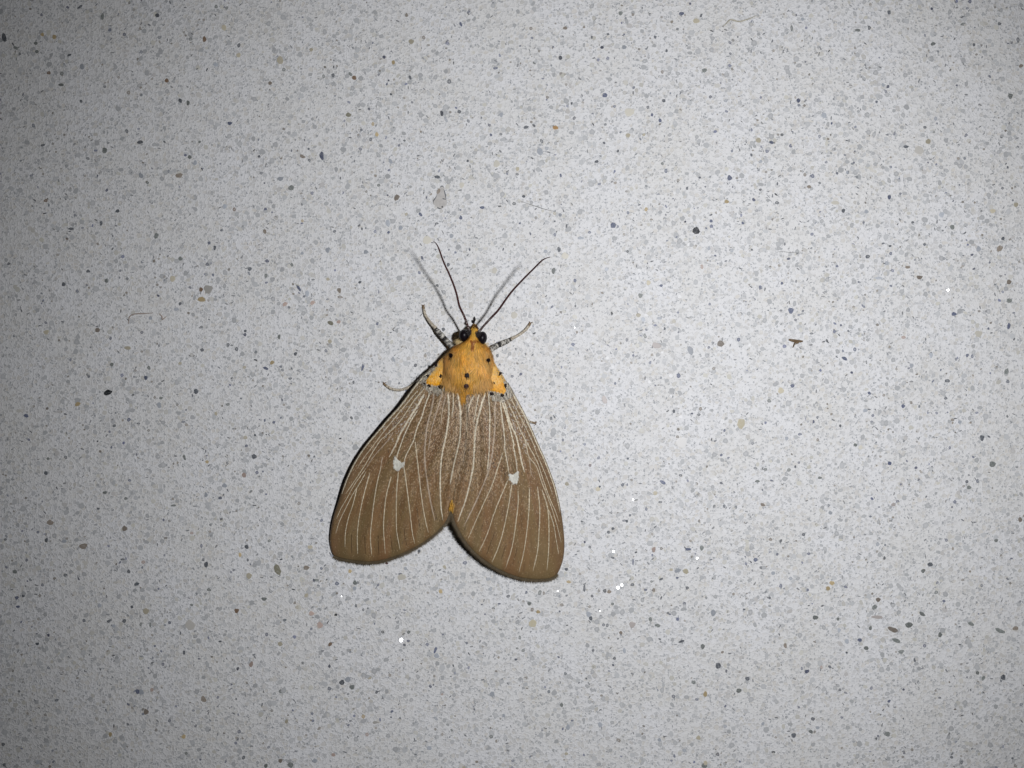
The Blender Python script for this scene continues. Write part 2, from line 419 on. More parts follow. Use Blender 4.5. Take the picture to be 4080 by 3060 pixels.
TILES = [
 (0, 0, "690,62,35,12,35,D 35,320,22,45,15,D 135,415,25,15,-30,G 310,375,20,15,0,G 320,445,18,18,0,G 600,475,20,12,20,D 365,300,18,18,0,O 470,315,18,22,0,O 420,630,18,18,0,B 535,635,18,18,0,G 530,735,25,15,0,G 885,140,18,30,0,G 1360,135,20,20,0,D 1870,58,15,18,0,G 1960,68,15,15,0,G 1765,340,18,30,0,B 2065,390,15,22,0,D 1645,340,16,16,0,G 1935,240,25,25,0,T 1440,698,20,22,0,B 1865,560,25,22,0,g 700,875,14,14,0,D 1095,1135,14,20,0,D 1210,1230,30,18,10,D 1985,1065,25,16,-20,N 1560,870,18,22,30,D 1625,885,14,25,0,G 905,1295,22,28,0,G 760,1368,18,12,-20,D 370,1255,20,12,15,D 1545,1520,40,25,0,b 1640,1360,20,18,0,G 1685,1410,18,25,-15,g 1725,1225,14,14,0,G 1275,1580,16,16,0,G 1220,1520,20,30,30,g 710,580,20,30,0,g 2060,480,25,25,0,T 1110,800,18,18,0,b 905,750,14,12,0,D"),
 (1020, 0, "1770,210,12,22,20,N 850,675,20,22,0,B 815,640,15,20,30,G 665,650,15,20,0,D 585,660,12,18,0,G 1188,538,20,20,0,O 1345,360,28,22,0,T 480,430,20,18,0,T 1330,670,12,20,20,D 1670,705,16,20,0,D 1010,1070,15,18,0,O 1045,1165,18,22,0,O 800,995,28,22,0,e 568,1345,24,38,15,N 402,1352,28,15,-25,b 1605,975,14,28,10,D 1755,965,16,18,0,D 2120,990,20,22,0,g 1160,1390,16,30,40,g 1565,1530,30,14,0,D 305,1620,28,25,0,G 215,1545,28,22,0,g 1165,815,12,12,0,D 2070,588,22,12,10,N 210,525,30,40,0,T 120,720,20,18,0,b 240,600,18,18,0,G 990,1205,15,18,0,D 1640,1035,12,25,30,g 1300,130,15,20,0,b 1450,325,15,18,0,b 1830,1390,12,12,0,D 2030,1165,12,12,0,N 2115,1160,15,12,0,D 1780,1600,25,30,0,C 2080,1420,30,35,0,C 1060,1600,16,14,0,G 460,1385,14,14,0,D"),
 (2040, 0, "420,498,22,20,0,D 195,540,18,16,0,G 460,243,18,16,0,b 165,245,16,16,0,b 1468,118,26,18,0,N 1590,182,32,25,0,T 1335,440,10,16,0,D 1298,620,15,18,0,b 1662,605,22,20,20,G 800,825,28,22,0,N 515,893,10,14,0,D 120,1100,24,16,0,D 375,1105,28,20,0,o 240,1310,32,32,0,g 300,1280,18,16,0,g 255,1220,14,22,20,D 1310,870,20,16,0,D 1210,990,12,16,0,N 1280,1040,14,18,0,N 1005,1170,25,22,0,T 730,1395,18,14,0,D 420,1515,10,18,10,N 50,1460,18,22,0,T 45,1505,15,12,0,D 1330,1475,14,20,0,N 1880,1540,22,26,0,N 2130,1215,24,26,0,T 1300,1415,14,14,0,G 1020,970,50,40,0,C 885,918,14,14,0,N 970,405,20,20,0,g 690,320,10,16,0,D 940,115,22,22,0,G 1140,1165,15,15,0,T 1845,870,16,16,0,g 1900,1305,12,14,0,N 2150,1395,14,14,0,g 1430,250,14,14,0,D"),
 (3060, 0, "1045,110,18,22,20,D 875,240,15,22,10,D 775,262,25,14,0,G 205,245,12,28,0,G 1425,380,22,18,0,G 2000,205,16,16,0,D 1780,385,14,16,0,D 2185,570,20,18,0,b 2160,345,14,25,0,D 265,870,20,20,0,N 30,1232,25,16,-10,N 485,1000,24,28,0,g 1355,1100,18,14,0,D 1430,1140,18,12,0,G 1195,1268,28,14,0,D 1300,1300,48,40,-20,P 1385,1220,25,25,0,T 385,1520,18,18,0,N 320,1510,14,16,0,b 690,1490,16,18,0,g 355,1615,22,16,0,b 2095,830,22,26,0,G 550,1065,10,12,0,N 1690,210,25,14,0,G 1450,1025,16,20,0,g 995,735,15,18,0,g 515,1200,16,14,0,b 300,165,16,16,0,g"),
 (0, 765, "395,75,22,14,0,B 1015,165,18,18,0,D 615,318,28,12,5,D 580,405,14,12,0,B 875,270,16,25,0,D 1350,380,22,28,10,G 1855,485,14,22,0,D 2025,150,16,18,0,B 1945,125,20,22,0,g 1560,578,22,20,0,G 2160,665,22,20,0,D 920,770,16,22,0,G 550,800,18,20,0,D 760,685,18,14,0,D 1735,845,20,22,0,B 1740,930,38,25,0,O 1800,840,40,40,0,P 1555,965,14,16,0,D 1520,1015,25,16,0,g 1300,1090,18,18,0,g 1495,750,28,30,0,T 1660,1415,28,10,0,K 1745,1365,18,16,0,D 2045,1355,18,18,0,D 1260,1605,18,20,0,N 965,1490,18,18,0,G 2112,1515,14,14,0,T 1285,1520,16,18,0,G 2120,1200,14,14,0,D 840,1195,25,22,0,b 1555,1480,16,14,0,T 400,1210,30,20,0,T 75,620,16,12,0,D 755,1578,12,14,0,D 1105,1350,30,18,0,T 1970,1320,14,16,0,D"),
 (1020, 765, "400,250,14,14,0,O 75,342,18,20,0,b 620,500,26,24,0,g 1138,270,24,30,0,g 1248,312,22,22,0,g 1145,348,12,14,0,N 310,630,14,18,0,G 85,725,14,20,0,G 370,832,12,38,40,N 488,958,22,20,0,R 645,1135,28,20,-20,e 1048,1138,12,14,0,N 340,1402,18,20,0,D 138,1475,20,20,0,O 640,1290,24,18,0,T 920,1520,12,28,-15,N 295,1612,18,12,0,D 200,1250,16,22,0,G 85,1525,28,14,-15,N 1300,192,14,14,0,T 1690,378,24,20,0,g 1480,420,42,40,0,C 1955,135,22,14,0,N 1560,272,20,10,0,D 1770,220,16,20,0,N 1420,192,12,22,40,N 720,850,18,25,20,b 728,908,24,12,0,b 1660,628,16,18,0,D 2060,682,25,30,0,C 1860,975,28,28,0,P 620,752,18,14,0,T 715,1120,20,18,0,R 1188,1445,15,25,30,g 1215,50,25,30,0,b 2085,1415,14,16,0,D 1620,1185,22,16,0,D 400,530,16,14,0,g 950,520,22,20,0,g 445,880,22,30,0,g 250,970,22,22,0,R"),
 (2040, 765, "1590,338,35,36,0,K 872,290,30,28,0,N 915,298,10,14,0,N 590,398,30,16,0,g 405,500,18,26,15,D 102,36,16,14,0,D 1002,180,12,14,0,N 545,768,14,18,0,N 358,680,20,28,0,G 368,185,14,14,0,T 1855,85,22,18,0,O 1158,150,18,18,0,O 1110,895,20,22,0,G 1180,780,18,24,0,T 1288,808,16,14,0,N 862,1048,10,14,10,K 1095,1065,24,18,0,T 1132,1102,22,20,0,g 1150,1245,14,22,0,G 1250,1322,40,28,-10,p 1545,1370,28,40,20,g 1798,1312,36,30,-15,b 1440,1585,24,22,0,N 1958,1275,16,18,0,N 515,1358,24,18,0,g 1640,645,14,22,0,R 460,555,35,32,0,C 1272,1090,22,14,0,g 1708,968,12,12,0,N 2145,820,16,16,0,N 1700,485,16,18,0,g 1900,505,14,18,0,g 1995,270,14,12,0,N 815,668,18,20,0,g 1400,1120,18,20,0,C 1722,250,16,14,0,N 670,348,14,12,0,N 20,1060,28,32,0,C 290,512,18,18,0,g 1320,1180,10,14,0,D 1340,420,12,8,0,N 370,370,12,16,0,N 1685,1255,16,12,0,T 560,1212,10,14,0,b"),
 (3060, 765, "1050,45,18,24,0,N 650,165,20,22,0,D 850,172,20,20,0,g 75,92,20,16,0,D 1500,195,28,24,0,g 1590,300,20,24,30,G 1250,262,14,14,0,D 865,558,18,18,0,D 1060,530,14,16,0,N 1025,615,18,18,0,g 2030,402,16,16,0,D 1820,495,22,28,0,g 2000,490,28,30,0,b 198,1025,26,28,0,N 825,985,12,22,40,N 1605,1055,25,20,0,N 2085,935,24,22,0,G 2080,1160,16,32,0,N 1310,738,28,18,0,b 1210,650,28,14,0,b 750,1360,18,18,0,N 660,1440,30,16,-25,N 1170,1255,20,14,0,R 1240,1500,18,22,0,g 1410,1410,16,25,0,g 1720,1412,16,16,0,N 1765,1420,14,16,0,N 2060,1555,22,30,-30,G 1550,1632,25,14,0,D 2145,110,24,24,0,T 1945,165,30,22,0,T 1820,1225,35,30,0,C 120,790,14,14,0,N 580,95,40,20,0,C 960,745,35,14,0,g 2080,780,24,24,0,b 375,1222,20,10,0,D"),
 (0, 1530, "930,75,38,28,0,K 1695,62,28,24,0,D 1375,185,22,26,0,g 1390,122,18,12,0,G 1112,310,18,18,0,N 225,275,25,16,0,N 398,772,18,20,0,D 1120,832,14,12,0,N 568,632,16,18,0,D 415,645,16,14,0,G 1595,640,14,32,20,G 1910,1168,14,10,0,K 1740,1398,12,16,0,N 1780,1565,22,32,0,D 400,1348,18,20,0,D 1075,1250,25,28,0,b 720,1400,45,25,0,b 435,1200,35,25,0,b 2195,628,25,25,0,D 1940,880,25,20,0,g 1780,960,16,24,0,g 2130,1408,22,18,0,D 1790,672,16,16,0,O 2120,460,18,18,0,T 905,940,25,16,0,G 555,1358,25,16,0,g 1500,1050,28,10,0,G 1060,1515,20,10,0,D 2110,790,20,25,0,R 1970,175,18,14,0,G 670,175,25,22,0,O 2075,1475,18,20,0,O 1655,1288,16,12,0,R 850,1078,18,10,0,D 1865,255,14,20,0,T 1085,990,14,14,0,G 2140,1520,12,14,0,D"),
 (2240, 1530, "368,140,22,42,15,p 1545,345,40,45,30,c 1890,60,28,30,0,T 1990,15,20,16,0,N 1790,145,18,16,0,G 1940,470,18,18,0,g 2055,435,18,12,0,N 1402,400,10,16,0,N 870,852,30,16,-30,N 850,1020,18,12,0,D 728,1080,12,16,0,N 805,940,18,20,0,T 560,1185,12,16,0,D 438,1250,14,14,0,D 400,1280,14,14,0,D 1090,1425,26,14,0,N 1208,1418,20,24,0,G 1670,1520,20,20,30,N 1720,1588,12,14,0,D 612,1535,9,30,0,N 2085,1300,16,16,0,D 1800,1342,16,16,0,b 1735,1045,26,14,-25,b 1755,738,16,14,0,G 1958,742,18,16,0,G 1685,840,22,14,0,G 240,702,14,12,0,r 310,910,22,22,0,T 40,865,20,20,0,T 1195,215,16,18,0,b 1180,265,16,14,0,D 965,235,14,16,0,D 1375,615,14,12,0,N 1020,790,18,12,0,D 240,1410,12,14,0,D 1040,505,55,48,30,W 36,1600,16,14,0,D"),
 (3060, 1530, "1170,192,20,18,0,N 875,80,16,16,0,N 838,230,24,18,0,g 1655,328,18,18,0,g 1595,310,16,12,0,b 1850,465,22,28,0,D 755,528,18,18,0,G 800,545,20,22,0,C 1050,685,18,18,0,N 1940,688,28,28,0,G 450,810,22,12,0,G 1718,842,14,16,0,D 1735,895,22,20,0,G 1615,1018,18,16,0,N 540,1115,20,18,0,g 950,1385,18,18,0,g 1970,1355,22,18,0,G 2180,1175,20,24,0,b 1085,1040,22,18,0,p 1400,1560,28,18,10,D 1345,1610,20,14,0,b 430,480,14,14,0,b"),
 (0, 2000, "1180,710,24,18,0,D 1265,945,32,28,0,T 1075,1030,18,18,0,D 945,1030,25,14,20,D 985,1072,20,18,0,g 1220,1055,14,20,-15,G 1300,1060,10,22,0,G 1140,908,14,14,0,D 1805,760,20,14,0,G 2045,940,22,22,0,B 2155,640,28,28,0,T 1240,520,18,16,0,R 145,828,18,16,0,N 155,905,18,12,0,N 320,1225,18,14,0,D 470,660,18,12,0,b 565,632,20,14,0,D 1590,1300,14,20,0,D 1645,1070,50,50,0,P 1655,890,14,14,0,G 130,605,20,20,0,G 860,895,18,22,0,g"),
 (1020, 2150, "185,262,32,48,15,e 432,245,30,22,0,b 470,65,26,20,0,T 810,275,18,20,0,O 565,250,14,14,0,N 525,350,22,12,-15,G 855,375,20,22,0,G 700,380,18,18,0,N 70,512,30,16,-15,G 1255,325,42,32,0,C 1805,200,20,16,0,N 1410,98,16,16,0,D 865,572,12,18,0,D 925,605,12,14,0,D 690,650,14,12,0,K 1095,798,16,16,0,K 1595,450,18,22,0,O 1630,238,16,18,0,T 480,640,25,22,0,R 640,905,18,20,0,B 435,480,18,18,0,T 355,585,18,18,0,T 210,900,28,20,0,T 1550,955,12,32,-20,N 1560,1005,25,25,0,g 1320,800,16,16,0,G 1615,820,8,8,0,N 550,740,28,35,0,R 1130,205,14,12,0,r 2005,340,18,16,0,g 2180,490,18,14,0,D 2030,425,14,18,0,g 115,10,16,14,0,G 1290,250,16,18,0,g 2115,775,16,8,0,D 850,420,20,16,0,g"),
 (2040, 2150, "467,257,14,14,0,D 840,452,20,18,0,b 240,460,14,24,-20,G 275,465,10,16,0,b 625,420,10,34,0,D 150,552,20,18,0,G 660,640,20,28,20,g 680,682,16,20,0,D 1290,340,20,10,30,D 1040,390,18,14,0,D 1515,418,16,14,0,D 1260,740,28,16,-15,G 1195,690,18,20,0,G 1430,690,18,20,0,N 1650,925,22,24,0,G 1465,878,30,12,15,D 225,625,20,18,0,O 175,605,14,20,0,b 180,720,38,38,0,c 490,365,22,14,0,O 68,848,12,18,0,G 970,960,16,24,0,g 1225,435,16,18,0,b 940,805,16,18,0,b 1040,735,30,28,0,p 430,565,18,16,0,b 868,556,16,14,0,G 1225,85,20,25,0,R 1500,275,28,22,0,c 1430,268,30,22,0,g 1375,260,16,14,0,T 95,960,16,14,0,G 1740,630,30,30,0,g 2005,605,14,10,0,D 1205,362,12,10,0,G 45,940,12,10,0,G 2150,240,12,12,0,D"),
 (3060, 2150, "550,378,28,22,-25,O 520,420,25,20,0,O 195,335,18,18,0,g 110,400,14,18,0,N 410,670,25,20,0,G 605,685,14,16,0,G 920,585,24,24,0,G 955,520,25,20,0,b 1335,645,35,16,-35,G 1755,730,32,18,-20,G 2140,765,28,22,0,b 2010,790,55,20,-25,G 1485,825,20,26,0,G 795,870,22,18,0,N 850,940,22,20,0,G 1150,968,30,18,0,G 1075,780,60,25,-25,b 1220,735,45,25,10,G 1520,530,14,14,0,N 150,920,18,28,20,b 45,290,18,18,0,g 680,978,12,10,0,D 1340,270,22,18,0,G 940,670,60,14,0,p 680,880,22,22,0,g 1455,455,18,14,0,G 615,780,18,22,0,g 1110,875,40,20,-20,G 885,765,14,20,0,G"),
]
grains = []
for ox, oy, txt in TILES:
    for rec in txt.split():
        x, y, rx, ry, rot, t = rec.split(',')
        k = 1020.0 / 2212.0
        grains.append([ox + float(x) * k, oy + float(y) * k, float(rx) * k, float(ry) * k, float(rot), t])
# the strip of slab below what the photograph recorded goes on the same way
rg = random.Random(5)
for i in range(70):
    t = rg.choice('DDDNNGGGGgggTTObbPCR')
    r = rg.uniform(6, 13)
    grains.append([rg.uniform(0, 4080), rg.uniform(2630, 3060), r, r * rg.uniform(0.6, 1.1), rg.uniform(0, 180), t])
grains.sort(key=lambda g: -g[2] * g[3])

def chip_shape(seed, n=9):
    """unit grain: irregular rounded outline, top slightly domed, sunk into the slab"""
    r = random.Random(seed)
    rad = [1 + r.uniform(-0.38, 0.22) for _ in range(n)]
    rad = [(rad[i - 1] + 4 * rad[i] + rad[(i + 1) % n]) / 6 for i in range(n)]
    ang = [2 * math.pi * (i + r.uniform(-0.38, 0.38)) / n for i in range(n)]
    V = [(0, 0, 1.0)]
    V += [(0.86 * rad[i] * math.cos(ang[i]), 0.86 * rad[i] * math.sin(ang[i]), 0.85) for i in range(n)]
    V += [(rad[i] * math.cos(ang[i]), rad[i] * math.sin(ang[i]), 0.15) for i in range(n)]
    V += [(0.9 * rad[i] * math.cos(ang[i]), 0.9 * rad[i] * math.sin(ang[i]), -4.0) for i in range(n)]
    F = []
    for i in range(n):
        j = (i + 1) % n
        F.append((0, 1 + i, 1 + j))
        F.append((1 + i, 1 + n + i, 1 + n + j, 1 + j))
        F.append((1 + n + i, 1 + 2 * n + i, 1 + 2 * n + j, 1 + n + j))
    F.append(tuple(reversed(range(1 + 2 * n, 1 + 3 * n))))
    return V, F

CHIPS = []
for i in range(16):
    v, f = chip_shape(100 + i)
    CHIPS.append(mesh('stone_grain', v, f, GM['G'], smooth=False))
NBIG = 288
for i, (x, y, rx, ry, rot, t) in enumerate(grains[:NBIG]):
    o = obj('stone_grain', CHIPS[i % 16], slab)
    p = P(x, y)
    o.location = p * MM
    o.scale = (rx * S, ry * S, 0.012 + 0.012 * ((i * 7) % 10) / 10)
    o.rotation_euler = (0, 0, math.radians(rot))
    o.material_slots[0].link = 'OBJECT'
    o.material_slots[0].material = GM[t]

# a big glassy chip with a dark broken rim and a brown stone at its shoulder, above the moth's left feeler
def zo(x, y, ox, oy, k):
    return (ox + x * k, oy + y * k)
KF = 200.0 / 1659.0
def flat_piece(name, poly, mat, top, parent):
    n = len(poly)
    V = [P(x, y, top) for x, y in poly] + [P(x, y, -0.05) for x, y in poly]
    F = [tuple(reversed(range(n)))] + [(i, (i + 1) % n, n + (i + 1) % n, n + i) for i in range(n)]
    F.append(tuple(range(n, 2 * n)))
    return obj(name, mesh(name, V, F, mat, smooth=False), parent)
glass = [zo(x, y, 1650, 680, KF) for x, y in ((930, 500), (985, 560), (1010, 700), (1040, 830), (1060, 950), (1090, 1040), (1060, 1120), (980, 1220), (900, 1270), (820, 1250), (740, 1190), (640, 1120), (620, 1040), (660, 950), (720, 870), (760, 780), (800, 620), (860, 545))]
flat_piece('stone_grain', glass, plain_material('grain_glassy', (0.545, 0.525, 0.50), 0.3, 0.4, 0.12, 2.0), 0.012, slab)
brown = [zo(x, y, 1650, 680, KF) for x, y in ((810, 575), (865, 620), (865, 690), (820, 750), (770, 775), (735, 740), (760, 660))]
flat_piece('stone_grain', brown, GM['b'], 0.022, slab)

def sliver(pts, w):
    out = catmull(pts, 9)
    a, b = [], []
    for i, (x, y) in enumerate(out):
        x2, y2 = out[min(8, i + 1)]
        x1, y1 = out[max(0, i - 1)]
        d = math.hypot(x2 - x1, y2 - y1)
        nx, ny = -(y2 - y1) / d, (x2 - x1) / d
        ww = w * (0.25 + math.sin(math.pi * i / 8))
        a.append((x + nx * ww / 2, y + ny * ww / 2))
        b.append((x - nx * ww / 2, y - ny * ww / 2))
    return a + b[::-1]
rim = [((850, 555), (930, 505), (985, 560)), ((985, 600), (1010, 710), (1045, 850), (1055, 960)), ((930, 920), (990, 935), (1050, 950)),
       ((760, 790), (700, 910), (640, 990), (618, 1100)), ((760, 1200), (830, 1250), (920, 1260))]
for r_ in rim:
    flat_piece('grain_rim', sliver([zo(x, y, 1650, 680, KF) for x, y in r_], 3.4), GM['D'], 0.019, slab)
flat_piece('stone_grain', [zo(930 + 28 * math.cos(a), 1195 + 36 * math.sin(a), 1650, 680, KF) for a in (0.2, 1.1, 2.0, 2.9, 4.1, 5.3)], GM['K'], 0.025, slab)

# crystal facets that throw the flash back at the camera
M_CRYSTAL, nt_, b_ = newmat('quartz_facet')
b_.inputs['Base Color'].default_value = (0.72, 0.72, 0.72, 1)
n_ = noise_n(nt_, mm_coords(nt_), 6.0, 2.0)
nt_.links.new(mix_n(nt_, n_.outputs['Fac'], (0.62, 0.63, 0.64), (0.78, 0.78, 0.77)), b_.inputs['Base Color'])
b_.inputs['Roughness'].default_value = 0.16
b_.inputs['Specular IOR Level'].default_value = 0.5
LED = Vector(LED_AT)
for x, y, r, rot in ((1599, 2549, 10, 0.3), (2444, 2197, 6, 0), (2462, 2341, 8, 0.5), (2477, 2331, 6.5, 1.2), (2778, 2224, 5, 0.4),
                     (2222, 2355, 2.6, 2), (2522, 1991, 4.5, 0.5), (2290, 1305, 2.6, 0.4), (3777, 1156, 6, 0.9), (2390, 2434, 2.4, 0.2), (1361, 2376, 2.4, 1)):
    p = P(x, y, 0.02)
    nrm = ((CAM - p).normalized() + (LED - p).normalized()).normalized()
    rr = r * S * 0.72
    ring = [(rr * random.uniform(0.75, 1.1) * math.cos(rot + a * math.pi / 3), rr * random.uniform(0.75, 1.1) * math.sin(rot + a * math.pi / 3)) for a in range(6)]
    top = []
    for a, b in ring:
        top.append(Vector((p.x + a, p.y + b, 0.02 - (nrm.x * a + nrm.y * b) / nrm.z)))
    lift = max(0.0, 0.004 - min(v.z for v in top))
    for v in top:
        v.z += lift
    V = top + [Vector((v.x, v.y, -0.05)) for v in top]
    F = [tuple(range(6))] + [(6 + i, 6 + (i + 1) % 6, (i + 1) % 6, i) for i in range(6)] + [tuple(range(11, 5, -1))]
    obj('quartz_facet', mesh('quartz_facet', V, F, M_CRYSTAL, smooth=False), slab)

# thousands of smaller grains, one part of the slab
V, F, C = [], [], []
rs = random.Random(3)
def add_small(x, y, rx, ry, rot, col, h):
    n = 7
    b = len(V)
    c, s = math.cos(rot), math.sin(rot)
    pts = []
    for i in range(n):
        a = 2 * math.pi * (i + rs.uniform(-.25, .25)) / n
        r = rs.uniform(0.75, 1.12)
        u, w = rx * r * math.cos(a), ry * r * math.sin(a)
        pts.append((x + u * c - w * s, y + u * s + w * c))
    V.append(P(x, y, h))
    C.append(mixc(col, (0.62, 0.62, 0.62), rs.uniform(0, 0.8)))
    for q in pts:
        V.append(P(q[0], q[1], h * 0.8))
        C.append(col)
    for q in pts:
        V.append(P(q[0] + (q[0] - x) * 0.05, q[1] + (q[1] - y) * 0.05, -0.01))
        C.append(col)
    for i in range(n):
        j = (i + 1) % n
        F.append((b, b + 1 + j, b + 1 + i))
        F.append((b + 1 + i, b + 1 + j, b + 1 + n + j, b + 1 + n + i))
for x, y, rx, ry, rot, t in grains[NBIG:]:
    add_small(x, y, rx, ry, math.radians(-rot), GT[t][0], rs.uniform(0.006, 0.012))
for i in range(26000):
    x, y = rs.uniform(-500, 4580), rs.uniform(-450, 3500)
    dn = noise.noise(Vector((x * 0.006, y * 0.006, 1.5))) + 0.6 * noise.noise(Vector((x * 0.02, y * 0.02, 7.5)))
    if rs.random() > 0.75 + 0.9 * dn:
        continue
    q = rs.random()
    if q < 0.38:      # grey glassy grain
        r = rs.uniform(4.5, 12.5); g = rs.uniform(0.38, 0.56); col = (g * 0.98, g, g * 1.01); e = rs.uniform(0.6, 1.1)
    elif q < 0.46:    # dark speck
        r = rs.uniform(3.5, 8.2); g = rs.uniform(0.08, 0.24); col = (g * 0.92, g, g * rs.uniform(1.05, 1.5)); e = rs.uniform(0.5, 1.0)
    elif q < 0.62:    # dark sliver
        r = rs.uniform(4.0, 8.5); g = rs.uniform(0.06, 0.2); col = (g * 0.95, g, g * 1.1); e = rs.uniform(0.22, 0.42)
    elif q < 0.86:    # warm pale grain
        r = rs.uniform(4, 11.0); g = rs.uniform(0.50, 0.64); col = (g, g * 0.975, g * rs.uniform(0.86, 0.95)); e = rs.uniform(0.6, 1.1)
    elif q < 0.93:    # taupe
        r = rs.uniform(3.0, 6.5); g = rs.uniform(0.18, 0.36); col = (g, g * 0.9, g * 0.78); e = rs.uniform(0.6, 1.1)
    else:             # white
        r = rs.uniform(4, 9); g = rs.uniform(0.72, 0.8); col = (g, g, g); e = rs.uniform(0.6, 1.1)
    add_small(x, y, r, r * e, rs.uniform(0, 6.28), col, rs.uniform(0.003, 0.010))
obj('small_grains', mesh('small_grains', V, F, attr_material('small_grain_tones', 0.5, 0.25), smooth=False, cols=C), slab, 'stuff')

# ------------------------------------------------------------------ the moth
moth = empty('moth', P(1862, 1700, 0) * MM)
moth['label'] = 'moth with brown cream-veined wings and furry orange black-spotted thorax resting on stone'
moth['category'] = 'moth'
MOFF = P(1862, 1700, 0)
def part(name, V, F, mat, parent=None, smooth=True, cols=None, uvs=None, kind=None):
    """a mesh whose vertices are given in slab millimetres; parents sit at the moth's own origin"""
    me = mesh(name, [v - MOFF for v in V], F, mat, smooth, cols, uvs)
    return obj(name, me, parent or moth, kind)

# --- body: one continuous loft from snout to abdomen tip
RINGS = [(1889, 1292, 8, 3.15, .5), (1889, 1298, 13, 3.1, 1.0), (1889, 1311, 16, 3.2, 1.2), (1888, 1330, 17, 3.3, 1.4), (1886, 1348, 21, 3.3, 1.55),
         (1882, 1362, 33, 3.2, 1.7), (1878, 1372, 52, 3.1, 1.85), (1875, 1384, 70, 3.0, 2.0), (1871, 1402, 87, 2.9, 2.2), (1868, 1420, 96, 2.85, 2.3), (1866, 1450, 102, 2.8, 2.4), (1864, 1485, 104, 2.75, 2.45),
         (1862, 1512, 99, 2.7, 2.4), (1860, 1532, 84, 2.6, 2.3), (1858, 1555, 62, 2.5, 2.1), (1856, 1584, 54, 2.4, 1.9), (1850, 1640, 58, 2.3, 1.7), (1840, 1760, 56, 2.15, 1.5),
         (1825, 1880, 48, 1.95, 1.3), (1810, 1970, 32, 1.95, 1.0), (1800, 2025, 13, 2.1, .5), (1797, 2040, 4, 2.2, .2)]
rr = catmull(RINGS, 60)
NB = 32
V, F, C = [], [], []
GOLD = (0.90, 0.54, 0.10)
TAN = (0.88, 0.56, 0.19)
YEL = (0.88, 0.56, 0.10)
ORG = (0.78, 0.43, 0.08)
for i, (cx, cy, hw, zc, hz) in enumerate(rr):
    for k in range(NB):
        a = 2 * math.pi * k / NB
        e = 0.9
        ca, sa = math.cos(a), math.sin(a)
        ca, sa = math.copysign(abs(ca) ** e, ca), math.copysign(abs(sa) ** e, sa)
        ce = P(cx, cy, zc)
        V.append(Vector((ce.x + hw * S * 0.94 * ca, ce.y, zc + (hz if sa > 0 else min(hz, zc - 0.8)) * sa)))
        C.append(jit(mixc(GOLD, (0.3, 0.15, 0.03), 0.5), 0.1))
for i in range(59):
    for k in range(NB):
        a, b = i * NB + k, i * NB + (k + 1) % NB
        F.append((a, a + NB, b + NB, b))
F.append(tuple(range(NB)))
F.append(tuple(reversed(range(59 * NB, 60 * NB))))
body = part('body', V, F, M_BODY, None, True, C)
BODY_V, BODY_F = V, F

# --- eyes
M_EYE, nt_, b_ = newmat('compound_eye')
vec_ = mm_coords(nt_)
ev = vor_n(nt_, vec_, 14.0)
nt_.links.new(mix_n(nt_, ev.outputs['Distance'], (0.010, 0.007, 0.010), (0.004, 0.003, 0.004)), b_.inputs['Base Color'])
b_.inputs['Roughness'].default_value = 0.35
b_.inputs['Specular IOR Level'].default_value = 0.2
for ex, ey, rx, ry in ((1849, 1336, 20, 24), (1921, 1347, 19, 26)):
    V, F = [], []
    ce = P(ex, ey, 3.7)
    tilt = -0.15
    for i in range(13):
        t = math.pi * i / 12
        for k in range(20):
            a = 2 * math.pi * k / 20
            lx, ly, lz = rx * S * math.sin(t) * math.cos(a), ry * S * math.sin(t) * math.sin(a), 0.85 * math.cos(t)
            V.append(Vector((ce.x + lx * math.cos(tilt) - ly * math.sin(tilt), ce.y + lx * math.sin(tilt) + ly * math.cos(tilt), ce.z + lz)))
    for i in range(12):
        for k in range(20):
            a, b = i * 20 + k, i * 20 + (k + 1) % 20
            F.append((a, a + 20, b + 20, b))
    part('eye', V, F, M_EYE, body)

